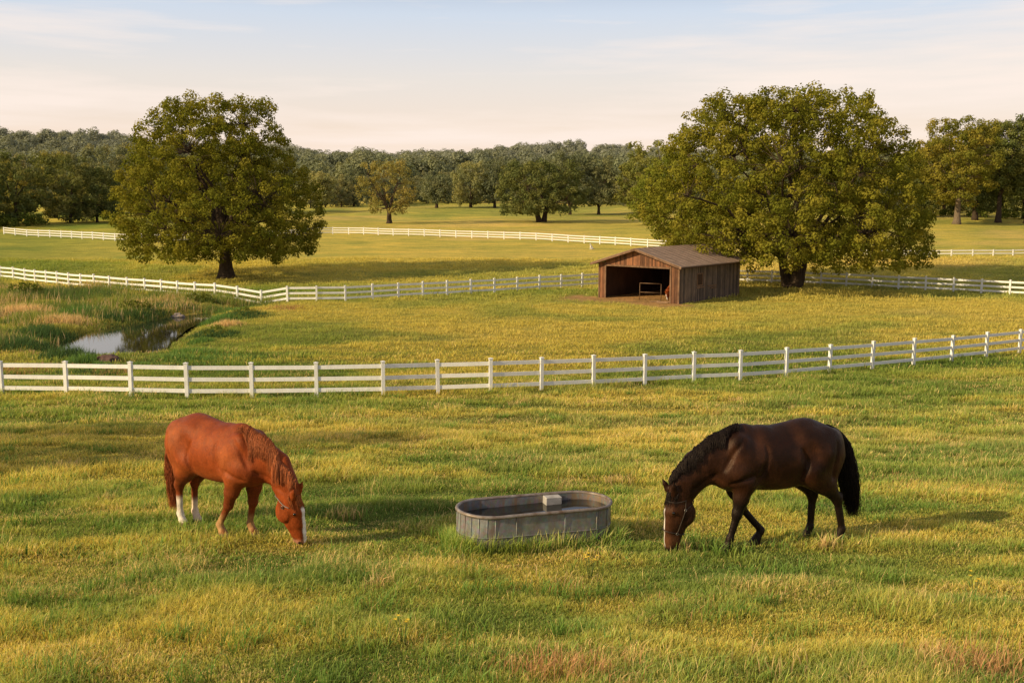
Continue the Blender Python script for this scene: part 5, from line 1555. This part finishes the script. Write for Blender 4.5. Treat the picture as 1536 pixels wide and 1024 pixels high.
SPINE_B = dict(poll=(1.17, .12, .745), muzzle=(1.14, .30, .085), bend=.2, turn=.25, ear=0)
SPINE_D = dict(poll=(1.27, -.03, .785), muzzle=(1.335, -.07, .085), bend=-.05, turn=-.05, ear=.5)
chestnut_horse = horse('horse', 'chestnut brown horse with white blaze and white hind socks, grazing at left', (-4.09, 13.74), math.radians(-38.8), 1.05,
      dict(lf=(.36, .15, .0), rf=(.12, -.15, .0), lh=(-.77, .10, .0), rh=(-.79, -.12, .0)), SPINE_B,
      dict(sx=1.08, colour=chestnut, coat='coat', seed=3, mane_side=-1, mane_len=.36, hair=(.36, .105, .035), tail=(.25, .065, .022), tail_end=(-1.08, -.04, .13), halter='lite', halter_mat='strap', lock=-.1))
horse('horse', 'dark brown almost black horse with black mane and thin white stripe, grazing at right', (3.525, 13.31), math.radians(180+19.3), 1.10,
      dict(lf=(.64, .15, .02), rf=(.05, -.12, .05), lh=(-.98, .15, .0), rh=(-.68, -.10, .0)), SPINE_D,
      dict(sx=1.0, colour=bay, coat='coat_dark', seed=5, mane_side=1, mane_len=.24, hair=(.012, .0085, .008), tail=(.009, .007, .007), tail_end=(-1.30, .03, .25), tail_w=1.3, halter='full', halter_mat='strap_dark'))


# ------------------------------------------------------------------ the animal standing in the shade of the shed
def copy_tree(o, parent=None):
    c = o.copy(); COL.objects.link(c); c.parent = parent
    for ch in list(o.children): copy_tree(ch, c)
    return c
sp_ = shed_pt(1.75, 2.7)
k_ = copy_tree(chestnut_horse); k_.location = sp_; hd_ = SH_A*.55-SH_B*.83
k_.rotation_euler = (0, 0, math.atan2(hd_.y, hd_.x)); k_.scale = (.92, .86, .86)
tag(k_, 'brown horse with white face half hidden in the dark inside of the shed', 'horse')

# small white dog sitting below the far fence
def dog():
    p = at(887, 374); f = Field((-.5, -.25, -.05), (.55, .25, .95), .022)
    f.chain([(-.18, 0, .16), (-.02, 0, .36), (.10, 0, .54)], [.15, .155, .12], .05, .8)
    f.chain([(.10, 0, .54), (.16, 0, .70)], [.10, .085], .05); f.ell((.20, 0, .77), (.11, .085, .085), .03); f.chain([(.24, 0, .75), (.37, 0, .72)], [.06, .038], .03)
    for sg in (1, -1):
        f.chain([(.12, .08*sg, .46), (.16, .085*sg, .22), (.17, .085*sg, .02)], [.065, .045, .04], .03); f.chain([(.17, .085*sg, .02), (.23, .085*sg, .02)], [.04, .035], .02)
        f.ell((-.10, .12*sg, .16), (.17, .08, .15), .04); f.chain([(-.08, .14*sg, .03), (.10, .14*sg, .03)], [.045, .035], .03)
        f.chain([(.16, .06*sg, .83), (.12, .085*sg, .90)], [.035, .012], .02)
    f.chain([(-.30, 0, .10), (-.42, .05, .06), (-.48, .12, .08)], [.05, .035, .02], .03)
    V, Q = f.surface(); C = np.tile(np.array((.72, .69, .64)), (len(V), 1))
    C[(V[:, 0] > .34) & (V[:, 2] > .69)] = (.05, .04, .04)
    o = link('dog', mesh_np('dog', V, [Q], C, True), M['hair']); o.location = p; o.rotation_euler = (0, 0, math.radians(205)); o.scale = (.95, .95, .95)
    tag(o, 'tiny white dog sitting in the meadow just below the farthest fence', 'dog')
dog()

# trees just outside the picture at left; their shadows lie across the meadow
for k, (x, y, r_, zc, lab) in enumerate([(-24.5, 14.3, 2.5, 7.6, 'slim tree left of the view, throwing the shadow band behind the chestnut horse'),
                                    (-30.0, 16.5, 2.7, 7.2, 'slim tree left of the view, farther left than the other')]):
    rs = np.random.RandomState(90+k)
    cl = profile_clumps([(zc-2.6, -r_*.6, r_*.6), (zc-1, -r_, r_), (zc+1, -r_, r_), (zc+2.6, -r_*.4, r_*.4)], 60, 30, .4, .9, rs)
    root = empty('oak_tree', (x, y, gz(x, y))); tag(root, lab, 'tree')
    V, F, C = crown_cloud(cl, 22, .24, rs, OAK)
    link('crown', mesh_np('crown', V, [F], C), M['leaf'], root)
    link('trunk', limb_mesh('trunk', .18, 4.2, cl, rs), M['bark'], root)
# ------------------------------------------------------------------ camera, sky, sun
cam = bpy.data.cameras.new('camera'); co = bpy.data.objects.new('camera', cam); COL.objects.link(co)
cam.lens = 35.0; cam.sensor_width = 36.0; cam.clip_start = 0.1; cam.clip_end = 6000
co.location = (0, 0, CAM_Z); co.rotation_euler = (PI/2-PITCH, 0, 0)
scene.camera = co

SUN_EL = math.radians(25.0)
SUN_AZ = Vector((-0.895, -0.445, 0)).normalized()        # towards the sun
sd_ = bpy.data.lights.new('sun', 'SUN'); so = bpy.data.objects.new('sun', sd_); COL.objects.link(so)
sd_.energy = 5.0; sd_.angle = math.radians(0.5); sd_.color = (1.0, 0.79, 0.46)
to_sun = Vector((SUN_AZ.x*math.cos(SUN_EL), SUN_AZ.y*math.cos(SUN_EL), math.sin(SUN_EL)))
so.rotation_euler = to_sun.to_track_quat('Z', 'Y').to_euler()
so.location = (-40, -20, 30)

w = bpy.data.worlds.new('World'); scene.world = w; w.use_nodes = True
nt = w.node_tree; nt.nodes.clear()
wo = nt.nodes.new('ShaderNodeOutputWorld'); bg = nt.nodes.new('ShaderNodeBackground')
sky = nt.nodes.new('ShaderNodeTexSky'); sky.sky_type = 'NISHITA'; sky.sun_disc = False
sky.sun_elevation = SUN_EL; sky.sun_rotation = math.atan2(SUN_AZ.x, SUN_AZ.y)
sky.air_density = 1.0; sky.dust_density = 1.5; sky.altitude = 100
bg.inputs['Strength'].default_value = 0.1
tc = nt.nodes.new('ShaderNodeTexCoord'); sp = nt.nodes.new('ShaderNodeSeparateXYZ'); nt.links.new(tc.outputs['Generated'], sp.inputs[0])
# high thin haze: peach at the horizon, pale blue above, darkened overhead out of view to weaken the fill, with faint streaks of cirrus
el = ramp(nt, sp.outputs['Z'], [(0.0, (11.3, 8.5, 6.6)), (0.06, (10.9, 8.6, 7.0)), (0.115, (9.7, 8.7, 7.9)), (0.175, (7.5, 8.2, 9.3)), (0.25, (2.8, 3.9, 6.0)), (0.40, (1.2, 1.8, 3.2)), (1.0, (0.6, 0.95, 2.0))])
mp = nt.nodes.new('ShaderNodeMapping'); mp.inputs['Scale'].default_value = (1.2, 1.2, 13.0); mp.inputs['Rotation'].default_value = (0.0, math.radians(2.2), 0)
nt.links.new(tc.outputs['Generated'], mp.inputs[0])
cn = nt.nodes.new('ShaderNodeTexNoise'); cn.inputs['Scale'].default_value = 2.1; cn.inputs['Detail'].default_value = 7; cn.inputs['Roughness'].default_value = 0.55
nt.links.new(mp.outputs[0], cn.inputs['Vector'])
cf = ramp(nt, cn.outputs['Fac'], [(0.43, (0, 0, 0)), (0.62, (0.75, 0.75, 0.75))])
c1 = mixc(nt, 0.80, sky.outputs[0], el)
c2 = mixc(nt, cf, c1, (10.2, 8.8, 7.9))
nt.links.new(c2, bg.inputs[0]); nt.links.new(bg.outputs[0], wo.inputs[0])

scene.view_settings.view_transform = 'Standard'; scene.view_settings.look = 'None'; scene.view_settings.exposure = 0; scene.view_settings.gamma = 1
scene.render.engine = 'CYCLES'
scene.cycles.use_denoising = True
scene.cycles.max_bounces = 6; scene.cycles.diffuse_bounces = 3; scene.cycles.transmission_bounces = 3; scene.cycles.transparent_max_bounces = 4
scene.cycles.caustics_reflective = False; scene.cycles.caustics_refractive = False
